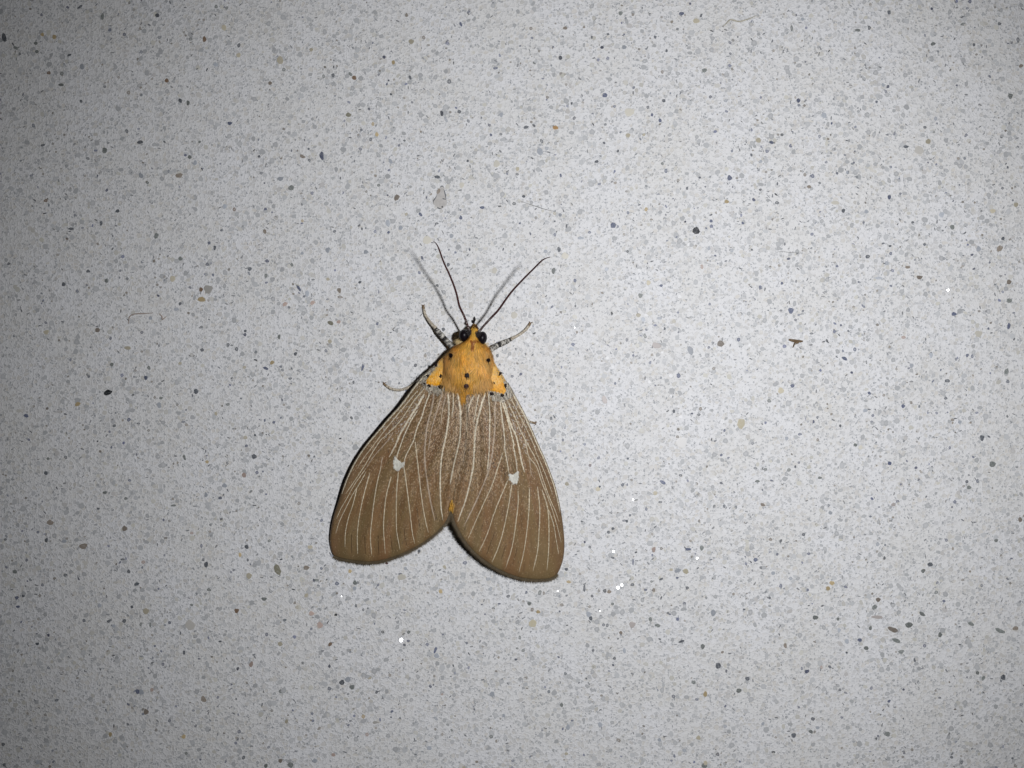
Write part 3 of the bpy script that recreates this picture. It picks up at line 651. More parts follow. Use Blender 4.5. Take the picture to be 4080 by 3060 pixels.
# --- wings: Coons patches between costa, inner margin, base and outer margin
def build_wing(costa, inner, outer, base, hc, hi, name, seed):
    NU, NV = 72, 112
    C_ = catmull(costa, NV)      # v along
    I_ = catmull(inner, NV)
    B_ = catmull(base, NU)       # u across: costa -> inner
    O_ = catmull(outer, NU)
    rnd = random.Random(seed)
    ph = [rnd.uniform(0, 6.28) for _ in range(4)]
    G, UV = [], []
    for j in range(NV):
        v = j / (NV - 1)
        for i in range(NU):
            u = i / (NU - 1)
            q = []
            for k in range(2):
                a = (1 - u) * C_[j][k] + u * I_[j][k]
                b = (1 - v) * B_[i][k] + v * O_[i][k]
                c = (1 - u) * (1 - v) * B_[0][k] + u * (1 - v) * B_[-1][k] + (1 - u) * v * O_[0][k] + u * v * O_[-1][k]
                q.append(a + b - c)
            w = u ** 0.85
            z = lerp_tab(hc, v) * (1 - w) + lerp_tab(hi, v) * w
            z += 0.30 * math.sin(math.pi * u) * (1 - 0.4 * v)
            z += 0.075 * math.sin(u * 50 + ph[0]) * min(1, v * 2) + 0.09 * math.sin(u * 21 + v * 3 + ph[1])
            if v > 0.955:
                z -= 0.35 * (1 - 0.6 * u) * ((v - 0.955) / 0.045) ** 2 * min(1, z)
            if u < 0.03:
                z -= 0.18 * (1 - u / 0.03) ** 2
            z = max(z, 0.10)
            G.append((q[0], q[1], z))
            UV.append((u, v))
    V = [P(*g) for g in G]
    n = len(V)
    cols = []
    for (u, v), g in zip(UV, G):
        c = mixc((0.200, 0.126, 0.070), (0.198, 0.115, 0.052), min(1, v * 1.6))
        if v > 0.55:
            c = mixc(c, (0.225, 0.142, 0.065), (v - 0.55) / 0.45)
        if u < 0.16:
            c = mixc(c, (0.15, 0.10, 0.055), (0.16 - u) / 0.16)
        if v < 0.16:
            c = mixc(c, (0.26, 0.21, 0.15), (0.16 - v) / 0.16)
        if v > 0.965:
            c = mixc(c, (0.12, 0.083, 0.040), (v - 0.965) / 0.035)  # shading of the downcurled outer edge, painted into the margin colour
        cols.append((c[0] * 1.02, c[1] * 0.95, c[2] * 0.9))
    F = []
    for j in range(NV - 1):
        for i in range(NU - 1):
            a = j * NU + i
            F.append((a, a + 1, a + 1 + NU, a + NU))
    top_faces = list(F)
    V2 = V + [Vector((v.x, v.y, max(0.02, v.z - 0.07))) for v in V]
    F = F + [tuple(reversed([k + n for k in f])) for f in top_faces]
    border = [i for i in range(NU)] + [j * NU + NU - 1 for j in range(1, NV)] + [(NV - 1) * NU + i for i in range(NU - 2, -1, -1)] + [j * NU for j in range(NV - 2, 0, -1)]
    for a, b in zip(border, border[1:] + border[:1]):
        F.append((b, a, a + n, b + n))
    # make every face look outward (up on top)
    nrm = (V[1] - V[0]).cross(V[NU] - V[0])
    mid = (NV // 2) * NU + NU // 2
    nrm = (V[mid + 1] - V[mid]).cross(V[mid + NU] - V[mid])
    if nrm.z < 0:
        F = [tuple(reversed(f)) for f in F]
        top_faces = [tuple(reversed(f)) for f in top_faces]
    w = part(name, V2, F, M_WING, None, True, cols + cols, UV + UV)
    bvh = BVHTree.FromPolygons(V, top_faces)
    return dict(obj=w, bvh=bvh, V=V, NU=NU, NV=NV, O=O_, I=I_, C=C_, G=G)

HC = [(0, 3.2), (0.15, 3.15), (0.4, 2.65), (0.7, 1.75), (0.86, 1.0), (1, 0.30)]
HI = [(0, 4.55), (0.1, 4.5), (0.3, 4.35), (0.6, 3.75), (0.85, 3.5), (1, 3.35)]
INNER = [(1855, 1583), (1861, 1621), (1862, 1680), (1861, 1727), (1856, 1774), (1847, 1833), (1832, 1880), (1819, 1922), (1806, 1985)]
lw = build_wing([(1790, 1396), (1772, 1416), (1744, 1444), (1690, 1491), (1652, 1534), (1594, 1612), (1542, 1670), (1502, 1718), (1452, 1778), (1408, 1845),
                 (1375, 1916), (1348, 1997), (1326, 2065), (1315, 2122), (1313, 2160), (1318, 2195)],
                [(x + 3, y) for x, y in INNER] + [(1799, 2036)],
                [(1318, 2195), (1333, 2216), (1364, 2227), (1415, 2236), (1462, 2240), (1516, 2235), (1584, 2215), (1651, 2184), (1719, 2140), (1768, 2092), (1789, 2056), (1799, 2036)],
                [(1790, 1396), (1815, 1470), (1858, 1583)], HC, [(a, b - 0.24) for a, b in HI], 'forewing', 1)
rw = build_wing([(1935, 1398), (1953, 1419), (1974, 1454), (2004, 1502), (2031, 1536), (2051, 1572), (2086, 1636), (2107, 1681), (2127, 1726), (2155, 1790), (2179, 1844),
                 (2209, 1925), (2226, 1989), (2240, 2067), (2248, 2138), (2249, 2185), (2244, 2228), (2232, 2266)],
                [(x + 1, y) for x, y in INNER] + [(1800, 2040)],
                [(2232, 2266), (2215, 2294), (2189, 2306), (2145, 2311), (2105, 2308), (2061, 2300), (2010, 2281), (1959, 2254), (1904, 2213), (1860, 2166), (1830, 2119), (1810, 2078), (1800, 2040)],
                [(1935, 1398), (1905, 1480), (1856, 1583)], HC, HI, 'forewing', 2)

def hit(wing, x, y):
    tgt = P(x, y, 0)
    d = (tgt - CAM).normalized()
    loc, n, idx, dist = wing['bvh'].ray_cast(CAM, d)
    if loc is None:
        return None, None
    return loc, (n if n.z > 0 else -n)

Z2 = (1600, 1480, 520 / 2212)
Z3 = (1280, 1700, 560 / 1659)
Z4 = (1740, 1780, 560 / 1659)
Z6 = (1500, 1440, 400 / 2212)
Z7 = (1950, 1500, 400 / 2212)
def pts(*groups):
    out = []
    for z, txt in groups:
        for pr in txt.split():
            x, y = pr.split(',')
            out.append((z[0] + float(x) * z[2], z[1] + float(y) * z[2]))
    return out

def ribbon(wing, line, width, lift, mat, name, taper=0.5, seed=0):
    r = random.Random(seed)
    L = sum(math.dist(a, b) for a, b in zip(line, line[1:]))
    n = max(6, int(L / 3.2))
    sm = catmull(line, n)
    V, F = [], []
    run = 0
    for i, (x, y) in enumerate(sm):
        x1, y1 = sm[max(0, i - 1)]
        x2, y2 = sm[min(n - 1, i + 1)]
        d = math.hypot(x2 - x1, y2 - y1) or 1
        nx, ny = -(y2 - y1) / d, (x2 - x1) / d
        t = i / (n - 1)
        w = (0.96 if width > 5.6 else 0.96) * width * (1 - taper * t) * min(1, 0.45 + t * 10) * min(1, 0.35 + (1 - t) * 10)
        a = w / 2 * r.uniform(0.55, 1.35)
        b = w / 2 * r.uniform(0.55, 1.35)
        ps = [(x + nx * a, y + ny * a, 0.010), (x + nx * a * .3, y + ny * a * .3, lift), (x - nx * b * .3, y - ny * b * .3, lift), (x - nx * b, y - ny * b, 0.010)]
        row = []
        for qx, qy, h in ps:
            loc, nn = hit(wing, qx, qy)
            if loc is None:
                row = None
                break
            row.append(loc + nn * h)
        if row is None:
            run = 0
            continue
        base = len(V)
        V += row
        if run:
            for k in range(3):
                F.append((base + k - 4, base + k - 3, base + k + 1, base + k))
        run = 1
    if not F:
        return None
    f = F[len(F) // 2]
    if (V[f[1]] - V[f[0]]).cross(V[f[3]] - V[f[0]]).z < 0:
        F = [tuple(reversed(q)) for q in F]
    return part(name, V, F, mat, wing['obj'])

LV = [  # width px, dusty?, polyline
 (7.5, 0, pts((Z6, "1080,310 860,560 700,730 500,970 250,1260 20,1560"), (Z3, "690,60 560,220 430,430 340,570 262,730"))),
 (4.2, 0, pts((Z6, "900,650 640,960 440,1200 230,1460 80,1650"), (Z3, "600,240 480,400 430,490"))),
 (5.0, 0, pts((Z6, "1070,580 830,860 650,1130 480,1360 200,1640"), (Z3, "700,160 600,310 530,430 420,600 290,790"))),
 (4.0, 1, pts((Z3, "850,60 780,170 620,350 530,490"))),
 (4.0, 0, pts((Z3, "530,490 400,670 300,850 230,970 180,1090"))),
 (4.2, 0, pts((Z3, "530,530 440,690 370,800 270,1000 210,1130 170,1260"))),
 (4.6, 0, pts((Z3, "420,730 370,930 320,1080 285,1250 280,1420"))),
 (4.8, 0, pts((Z3, "575,540 530,700 480,900 440,1120 425,1300 430,1500"))),
 (5.0, 0, pts((Z3, "710,460 660,660 620,900 595,1120 580,1300 595,1520"))),
 (5.0, 0, pts((Z3, "825,590 770,800 745,1000 735,1200 755,1500"))),
 (5.0, 0, pts((Z3, "910,530 890,760 885,1000 890,1230 930,1450"))),
 (5.0, 0, pts((Z3, "975,470 1010,720 1045,1000 1075,1250 1105,1380"))),
 (5.4, 0, pts((Z3, "1110,175 1150,550 1190,880 1230,1110 1265,1250"))),
 (8.0, 1, pts((Z6, "1270,690 1240,920 1190,1140 1120,1400 1090,1650"), (Z3, "1220,330 1240,570 1280,830 1340,1110"))),
 (5.5, 1, pts((Z6, "1460,660 1370,960 1300,1200 1230,1440 1190,1650"), (Z3, "1262,280"))),
 (9.0, 0, pts((Z6, "1050,720 900,980 760,1200 620,1440 500,1640"), (Z3, "880,210 800,360"))),
 (6.5, 0, pts((Z6, "900,1080 770,1290 680,1480 600,1650"), (Z3, "950,180 900,320 890,380"))),
 (6.5, 0, pts((Z6, "1210,600 1150,760 1060,1000 990,1240 900,1440 840,1650"), (Z3, "1090,165 1000,340 975,430"))),
 (8.5, 0, pts((Z6, "1570,660 1590,900 1590,1200 1560,1440 1530,1650"), (Z3, "1430,300 1405,560 1410,900 1435,1100"))),
 (6.0, 0, pts((Z6, "1690,640 1690,980 1660,1220"))),
 (9.5, 0, pts((Z2, "930,320 990,600 1000,900 985,1150 940,1350 890,1560"), (Z3, "1520,680"))),
 (4.5, 0, pts((Z2, "1050,430 1100,590 1108,830 1098,1030"))),
 (5.0, 1, pts((Z2, "1095,1150 1070,1350 1040,1550"))),
 (4.5, 1, pts((Z6, "1520,780 1450,1100 1420,1400"))),
 (4.0, 1, pts((Z3, "720,360 690,560"))),
]
RV = [
 (7.0, 0, pts((Z7, "400,290 640,600 780,850 880,1030 1000,1300 1130,1620"), (Z4, "1280,200 1350,360 1400,560"))),
 (4.2, 0, pts((Z7, "400,370 560,650 700,930 850,1230 1000,1560"), (Z4, "1150,0 1230,200 1300,370 1370,570"))),
 (5.0, 0, pts((Z7, "360,450 480,720 600,980 700,1230 850,1500"), (Z4, "1090,0 1190,190 1260,400 1330,600 1400,760 1440,880"))),
 (4.4, 0, pts((Z7, "760,1330 820,1560"), (Z4, "1090,120 1180,240 1240,420 1300,570 1370,760 1430,970 1470,1130"))),
 (8.5, 0, pts((Z7, "330,560 390,800 430,950 510,1150 590,1320 660,1620"), (Z4, "1000,170 1035,300"))),
 (7.0, 0, pts((Z7, "250,480 360,800 430,1050 480,1250 540,1500"), (Z4, "905,0 940,180 950,300"))),
 (6.2, 0, pts((Z7, "230,470 270,830 310,1150 340,1480"), (Z4, "800,0 835,200 855,320"))),
 (8.0, 1, pts((Z2, "1600,440 1580,680 1580,950 1560,1200 1530,1450 1490,1640"), (Z4, "640,160 600,320 540,470 480,610 420,740 320,940"))),
 (6.0, 0, pts((Z2, "1470,380 1495,700 1490,1100 1480,1400 1455,1640"), (Z4, "610,190 592,290"))),
 (9.0, 0, pts((Z2, "1420,370 1340,620 1260,950 1235,1250 1215,1640"), (Z4, "430,250 380,480 330,660 250,880"))),
 (6.0, 0, pts((Z2, "1310,390 1270,600 1240,780 1225,870"))),
 (7.0, 0, pts((Z2, "1245,390 1170,520 1125,690"))),
 (5.2, 0, pts((Z4, "780,70 720,250 650,460 540,700 460,880 370,1085"))),
 (5.0, 0, pts((Z4, "850,370 760,580 680,780 600,1020 500,1240"))),
 (5.0, 0, pts((Z4, "888,432 850,680 800,930 740,1150 655,1360"))),
 (5.0, 0, pts((Z4, "960,520 960,680 930,930 890,1180 815,1430"))),
 (5.0, 0, pts((Z4, "1095,480 1090,720 1070,950 1030,1230 970,1480"))),
 (5.0, 0, pts((Z4, "1190,470 1215,720 1210,950 1190,1230 1135,1470"))),
 (4.8, 0, pts((Z4, "1240,500 1310,730 1325,1000 1320,1230 1300,1460"))),
 (4.2, 0, pts((Z4, "1320,740 1380,920 1410,1100 1440,1270"))),
 (5.0, 1, pts((Z4, "345,30 320,130 300,230"))),
 (4.5, 1, pts((Z4, "265,250 275,400"))),
 (4.0, 1, pts((Z4, "1095,130 1110,290 1135,360"))),
]
def costa_line(wing):
    out = []
    for j in range(12, 88, 4):
        (x, y), (x2, y2) = wing['C'][j], wing['I'][j]
        d = math.hypot(x2 - x, y2 - y)
        out.append((x + (x2 - x) / d * 5.5, y + (y2 - y) / d * 5.5))
    return out
LV[0] = (7.5, 0, costa_line(lw))
RV[0] = (7.0, 0, costa_line(rw))
for i, (w, k, line) in enumerate(LV):
    ribbon(lw, line, w, 0.055 if not k else 0.035, M_VEINF if k else (M_VEIN if w > 5.6 else M_VEINO), 'vein', 0.35, 40 + i)
for i, (w, k, line) in enumerate(RV):
    ribbon(rw, line, w, 0.055 if not k else 0.035, M_VEINF if k else (M_VEIN if w > 5.6 else M_VEINO), 'vein', 0.35, 80 + i)
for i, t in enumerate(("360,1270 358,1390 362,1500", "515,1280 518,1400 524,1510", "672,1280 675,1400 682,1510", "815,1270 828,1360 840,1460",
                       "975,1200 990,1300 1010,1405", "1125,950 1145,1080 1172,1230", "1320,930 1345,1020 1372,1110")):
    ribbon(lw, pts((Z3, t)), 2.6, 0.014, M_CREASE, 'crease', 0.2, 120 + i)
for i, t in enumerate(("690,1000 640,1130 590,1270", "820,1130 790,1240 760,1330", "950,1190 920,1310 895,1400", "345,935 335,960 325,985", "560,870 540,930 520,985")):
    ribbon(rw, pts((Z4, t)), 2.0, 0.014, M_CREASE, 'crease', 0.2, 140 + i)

def wing_patch(wing, poly, lift, mat, name, ragged=2.0, step=4.5, seed=1, dome=0.0):
    r = random.Random(seed)
    edge = []
    m = len(poly)
    for i in range(m):
        a, b = poly[i], poly[(i + 1) % m]
        k = max(1, int(math.dist(a, b) / 2.2))
        for j in range(k):
            t = j / k
            edge.append((a[0] + (b[0] - a[0]) * t + r.uniform(-ragged, ragged), a[1] + (b[1] - a[1]) * t + r.uniform(-ragged, ragged)))
    def inside(x, y):
        c = False
        for i in range(len(edge)):
            (x1, y1), (x2, y2) = edge[i], edge[i - 1]
            if (y1 > y) != (y2 > y) and x < (x2 - x1) * (y - y1) / (y2 - y1) + x1:
                c = not c
        return c
    x0, x1 = min(e[0] for e in edge), max(e[0] for e in edge)
    y0, y1 = min(e[1] for e in edge), max(e[1] for e in edge)
    inner = []
    y = y0
    while y < y1:
        x = x0
        while x < x1:
            q = (x + r.uniform(-1, 1), y + r.uniform(-1, 1))
            if inside(*q) and min(math.dist(q, e) for e in edge) > step * 0.4:
                inner.append(q)
            x += step
        y += step
    co = [Vector(e) for e in edge + inner]
    ne = len(edge)
    vo, eo, fo, ov, oe, of = delaunay_2d_cdt(co, [(i, (i + 1) % ne) for i in range(ne)], [list(range(ne))], 1, 1e-4)
    V, ok = [], {}
    for i, v in enumerate(vo):
        loc, n = hit(wing, v.x, v.y)
        if loc is None:
            continue
        de = min(math.dist(v, e) for e in edge)
        ok[i] = len(V)
        V.append(loc + n * ((0.004 if de < 0.8 else lift + dome * min(1, de / 8) + r.uniform(-.3, .3) * lift)))
    F = []
    for f in fo:
        if all(k in ok for k in f):
            q = [ok[k] for k in f]
            if (V[q[1]] - V[q[0]]).cross(V[q[2]] - V[q[0]]).z < 0:
                q.reverse()
            F.append(tuple(q))
    return part(name, V, F, mat, wing['obj'])

wing_patch(lw, pts((Z3, "872,345 900,390 925,405 950,432 990,412 972,470 945,482 912,525 880,512 852,480 858,415")), 0.05, M_WHITE, 'discal_spot', 0.9)
wing_patch(rw, pts((Z4, "850,315 880,332 910,325 938,303 960,285 966,350 960,392 942,432 900,437 880,412 855,378")), 0.05, M_WHITE, 'discal_spot', 0.9)
# cream wing bases, orange patches and black spots
wing_patch(lw, pts((Z6, "1380,30 1230,130 1060,270 940,400 1010,440 1090,480 1090,570 1180,640 1280,690 1380,700 1470,640 1490,540 1500,300 1470,120")), 0.020, M_CREAM, 'basal_patch', 1.6, 5.0, 3)
wing_patch(rw, pts((Z7, "100,-170 220,-60 330,60 430,180 500,300 540,380 440,330 400,420 330,480 240,470 160,440 60,470 -30,430 -30,100 20,-120")), 0.020, M_CREAM, 'basal_patch', 1.6, 5.0, 4)
wing_patch(lw, pts((Z6, "1430,90 1340,210 1190,310 1105,400 1110,490 1230,520 1340,530 1440,520 1490,470 1500,300 1480,130")), 0.055, M_ORANGE, 'basal_patch', 0.9, 4.0, 5, 0.10)
wing_patch(rw, pts((Z2, "1560,60 1660,70 1725,180 1768,320 1745,378 1690,368 1600,345 1500,330 1440,300 1450,100")), 0.055, M_ORANGE, 'basal_patch', 0.9, 4.0, 6, 0.10)
def blob(x, y, rx, ry, seed):
    r = random.Random(seed)
    return [(x + rx * r.uniform(0.75, 1.15) * math.cos(a * math.pi / 5), y + ry * r.uniform(0.75, 1.15) * math.sin(a * math.pi / 5)) for a in range(10)]
for i, (w, x, y, rx, ry) in enumerate(((lw, 1740, 1458, 6, 9), (lw, 1708, 1499, 9, 7), (lw, 1756, 1498, 8, 10), (lw, 1711, 1537, 8, 8), (lw, 1757, 1542, 11, 8), (lw, 1693, 1529, 5, 5),
                                       (rw, 1990, 1490, 6, 9), (rw, 1968, 1526, 8, 7), (rw, 2014, 1539, 7, 11), (rw, 1958, 1569, 10, 8), (rw, 2002, 1575, 8, 8), (rw, 1960, 1427, 6, 6), (rw, 2017, 1570, 4, 6))):
    wing_patch(w, blob(x, y, rx, ry, i), 0.30, M_BLACK, 'black_spot', 1.6, 3.0, 50 + i, 0.05)

def marking_scales(wing, poly, count, ca, cb, seed, ln=(0.14, 0.3), rise=0.2):
    r = random.Random(seed)
    V, F, C = [], [], []
    x0, x1 = min(p[0] for p in poly), max(p[0] for p in poly)
    y0, y1 = min(p[1] for p in poly), max(p[1] for p in poly)
    n = tries = 0
    while n < count and tries < count * 8:
        tries += 1
        x, y = r.uniform(x0, x1), r.uniform(y0, y1)
        c = False
        for i in range(len(poly)):
            (a1, b1), (a2, b2) = poly[i], poly[i - 1]
            if (b1 > y) != (b2 > y) and x < (a2 - a1) * (y - b1) / (b2 - b1) + a1:
                c = not c
        loc, nn = hit(wing, x, y)
        if not c or loc is None:
            continue
        d = Vector((r.gauss(0, .35), -1, 0))
        d = (d - nn * d.dot(nn)).normalized()
        d = (d + nn * r.uniform(0.0, 0.12)).normalized()
        s = d.cross(nn).normalized() * r.uniform(0.025, 0.045)
        p = loc + nn * r.uniform(0.06, rise)
        l = r.uniform(*ln)
        b = len(V)
        V += [p + s, p + d * l + s * 0.5, p + d * l - s * 0.5, p - s]
        F.append((b, b + 1, b + 2, b + 3))
        C += [jit(mixc(ca, cb, r.random()), 0.12)] * 4
        n += 1
    part('marking_scales', V, F, M_SCALE, wing['obj'], False, C, None, 'stuff')
marking_scales(lw, [(1776, 1414), (1752, 1440), (1732, 1472), (1712, 1494), (1704, 1512), (1770, 1518), (1780, 1450)], 550, (0.82, 0.46, 0.07), (0.74, 0.48, 0.18), 11, (0.25, 0.55))
marking_scales(rw, [(1952, 1420), (1972, 1452), (1994, 1484), (2008, 1514), (1960, 1540), (1950, 1450)], 550, (0.82, 0.46, 0.07), (0.74, 0.48, 0.18), 12, (0.25, 0.55))
marking_scales(lw, pts((Z6, "1430,90 1340,210 1190,310 1105,400 1110,490 1230,515 1340,520 1440,510 1490,470 1500,300 1480,130")), 420, (0.88, 0.46, 0.035), (0.72, 0.32, 0.02), 1)
marking_scales(rw, pts((Z2, "1560,60 1660,70 1725,180 1768,320 1745,370 1690,360 1600,335 1500,320 1440,290 1450,100")), 420, (0.88, 0.46, 0.035), (0.72, 0.32, 0.02), 2)
marking_scales(lw, pts((Z3, "872,335 900,380 925,395 950,422 995,405 976,470 945,482 912,515 880,502 852,470 850,405")), 170, (0.78, 0.77, 0.70), (0.62, 0.6, 0.52), 3)
marking_scales(rw, pts((Z4, "846,305 880,322 910,315 938,293 964,275 970,350 962,385 942,425 900,427 880,402 850,368")), 170, (0.78, 0.77, 0.70), (0.62, 0.6, 0.52), 4)
marking_scales(lw, pts((Z6, "1380,30 1230,130 1060,270 900,430 980,470 1090,600 1180,700 1380,740 1500,640 1500,520 1100,520 1090,400 1350,190 1440,90")), 420, (0.66, 0.6, 0.48), (0.10, 0.085, 0.07), 5)
marking_scales(rw, pts((Z7, "240,-60 330,60 430,180 540,360 480,440 400,480 330,560 240,540 60,520 60,400 350,400 370,250 250,20")), 420, (0.66, 0.6, 0.48), (0.10, 0.085, 0.07), 6)

# pale and dark scale flecks lying on the wings
def flecks(wing, count, seed):
    r = random.Random(seed)
    NU, NV, GV = wing['NU'], wing['NV'], wing['V']
    V, F, C = [], [], []
    def at(u, v):
        i = min(NU - 2, int(u * (NU - 1)))
        j = min(NV - 2, int(v * (NV - 1)))
        a, b = u * (NU - 1) - i, v * (NV - 1) - j
        p00, p10, p01, p11 = GV[j * NU + i], GV[j * NU + i + 1], GV[(j + 1) * NU + i], GV[(j + 1) * NU + i + 1]
        p = p00 * (1 - a) * (1 - b) + p10 * a * (1 - b) + p01 * (1 - a) * b + p11 * a * b
        return p, (p01 - p00), (p10 - p00)
    n = 0
    while n < count:
        u, v = r.random(), r.random() ** 0.75
        if u < 0.015 or v > 0.985:
            continue
        dens = lerp_tab([(0, 1), (0.3, 1), (0.55, 0.85), (0.8, 0.45), (1, 0.25)], v) * (0.45 + 0.55 * u)
        if r.random() > dens * (0.35 + 1.3 * max(0, 0.5 + noise.noise(Vector((u * 40, v * 26, seed))))):
            continue
        p, dv, du = at(u, v)
        nn = du.cross(dv).normalized()
        if nn.z < 0:
            nn = -nn
        d = dv.normalized()
        d = Matrix.Rotation(r.gauss(0, 0.35), 3, nn) @ d
        s = d.cross(nn).normalized()
        far = min(1, max(0, (v - 0.35) / 0.45))
        ln = r.uniform(0.16, 0.46) * (1 - 0.5 * far)
        wd = r.uniform(0.022, 0.05)
        q = r.random()
        if q < 0.6:
            c = jit(mixc((0.34, 0.24, 0.145), (0.52, 0.39, 0.255), r.random()), 0.15)
            c = mixc(c, (0.36, 0.26, 0.14), 0.7 * far)
        else:
            c = jit((0.085, 0.055, 0.034), 0.3)
        if u < 0.2 and v < 0.45 and r.random() < 0.4:
            c = jit((0.45, 0.42, 0.38), 0.2)
        p = p + nn * 0.012
        b = len(V)
        V += [p - d * ln / 2, p + s * wd + nn * 0.012, p + d * ln / 2 + nn * 0.02, p - s * wd + nn * 0.012]
        F.append((b, b + 1, b + 2, b + 3))
        C += [c] * 4
        n += 1
    f = F[0]
    if (V[f[1]] - V[f[0]]).cross(V[f[3]] - V[f[0]]).z < 0:
        F = [tuple(reversed(q)) for q in F]
    part('scale_flecks', V, F, M_SCALE, wing['obj'], False, C, None, 'stuff')
flecks(lw, 9500, 21)
flecks(rw, 9500, 22)

def blade(V, F, C, root, d, n, length, width, c0, c1, bend=0.0, segs=2):
    s = d.cross(n)
    if s.length < 1e-5:
        return
    s.normalize()
    b = len(V)
    p = root.copy()
    dd = d.copy()
    for k in range(segs):
        w = width * (1 - 0.55 * k / segs) * 0.5
        V.append(p + s * w)
        V.append(p - s * w)
        c = mixc(c0, c1, k / segs)
        C.append(c)
        C.append(c)
        p = p + dd * (length / segs)
        dd = (dd + n * bend).normalized()
    V.append(p)
    C.append(c1)
    for k in range(segs - 1):
        a = b + 2 * k
        F.append((a, a + 2, a + 3, a + 1))
    a = b + 2 * (segs - 1)
    F.append((a, a + 2, a + 1))

# fringe of short hairs along the outer margins
def fringe(wing, seed, flip):
    r = random.Random(seed)
    V, F, C = [], [], []
    line = wing['O'][3:] if True else wing['O']
    dense = catmull(line, 1500)
    for i in range(3, len(dense) - 1):
        x, y = dense[i]
        x2, y2 = dense[i + 1]
        x1, y1 = dense[i - 3]
        d = math.hypot(x2 - x1, y2 - y1) or 1
        nx, ny = (y2 - y1) / d * flip, -(x2 - x1) / d * flip
        loc, n = hit(wing, x - nx * 2.5, y - ny * 2.5)
        if loc is None:
            continue
        for k in range(2):
            out = Vector((nx + r.gauss(0, 0.22), -(ny + r.gauss(0, 0.22)), -0.12 + r.gauss(0, 0.1)))
            out.normalize()
            c = jit(mixc((0.085, 0.06, 0.03), (0.19, 0.145, 0.085), r.random() ** 1.6), 0.15)
            root = loc + Vector((r.uniform(-.05, .05), r.uniform(-.05, .05), 0.0))
            ln = r.uniform(0.22, 0.5) if r.random() < 0.8 else r.uniform(0.5, 0.75)
            if root.z + out.z * ln < 0.02:
                out.z = 0.05
            blade(V, F, C, root, out, Vector((0, 0, 1)), ln, 0.05, c, mixc(c, (0.26, 0.21, 0.14), 0.35))
    part('fringe', V, F, M_FUR, wing['obj'], False, C, None, 'stuff')
fringe(lw, 31, -1)
fringe(rw, 32, 1)

# --- fur of head, thorax and abdomen tip
SPOTS = [(1802, 1422, 5.5, 5), (1940, 1440, 5.5, 5), (1862, 1498, 6.5, 6), (1859, 1538, 8, 5)]
def fur_colour(x, y, r):
    for sx, sy, a, b in SPOTS:
        if ((x - sx) / a) ** 2 + ((y - sy) / b) ** 2 < r.uniform(0.6, 1.15):
            return (0.02, 0.010, 0.008) if sy < 1530 or r.random() < 0.4 else (0.11, 0.04, 0.02)
    off = x - (1868 - (y - 1450) * 0.1)
    if y < 1308:
        return (0.07, 0.028, 0.012) if r.random() < 0.6 else (0.3, 0.13, 0.03)
    if y < 1364:
        c = mixc(YEL, ORG, min(1, max(0, (y - 1335) / 40)))
        if abs(x - 1888) < 14 and y > 1355:
            c = (0.42, 0.15, 0.03)
        return jit(c, 0.12)
    if y > 1900:
        return jit((0.72, 0.40, 0.05), 0.12)
    side = min(1, max(0, (abs(off) - 30) / 40))
    c = mixc(GOLD, TAN, side * (0.85 if y > 1395 else 0.3))
    if y < 1392:
        c = mixc(c, YEL, 0.35)
    if abs(off - 8) < 7 and 1362 < y < 1392:
        c = (0.40, 0.14, 0.025)
    if y > 1520 and abs(off) < 38:
        c = mixc(c, (0.66, 0.33, 0.04), 0.6)
    if r.random() < 0.10:
        c = mixc(c, (0.75, 0.55, 0.28), 0.6)
    elif r.random() < 0.12:
        c = mixc(c, (0.26, 0.13, 0.03), 0.6)
    return jit(c, 0.24)
r = random.Random(77)
V, F, C = [], [], []
areas, fl_ = [], []
for f in BODY_F:
    if len(f) != 4:
        continue
    a, b, c, d = (BODY_V[k] for k in f)
    ce = (a + b + c + d) / 4
    x, y = pix(ce)
    if not (y < 1588 or y > 1985) or ce.z < 1.2:
        continue
    ar = (c - a).cross(d - b).length * 0.5
    wgt = 1.0
    if y < 1364:
        wgt = 1.7
    if ce.z < 2.6 and y < 1900:
        wgt = 0.5
    areas.append(ar * wgt)
    fl_.append((f, ce))
import itertools
cum = list(itertools.accumulate(areas))
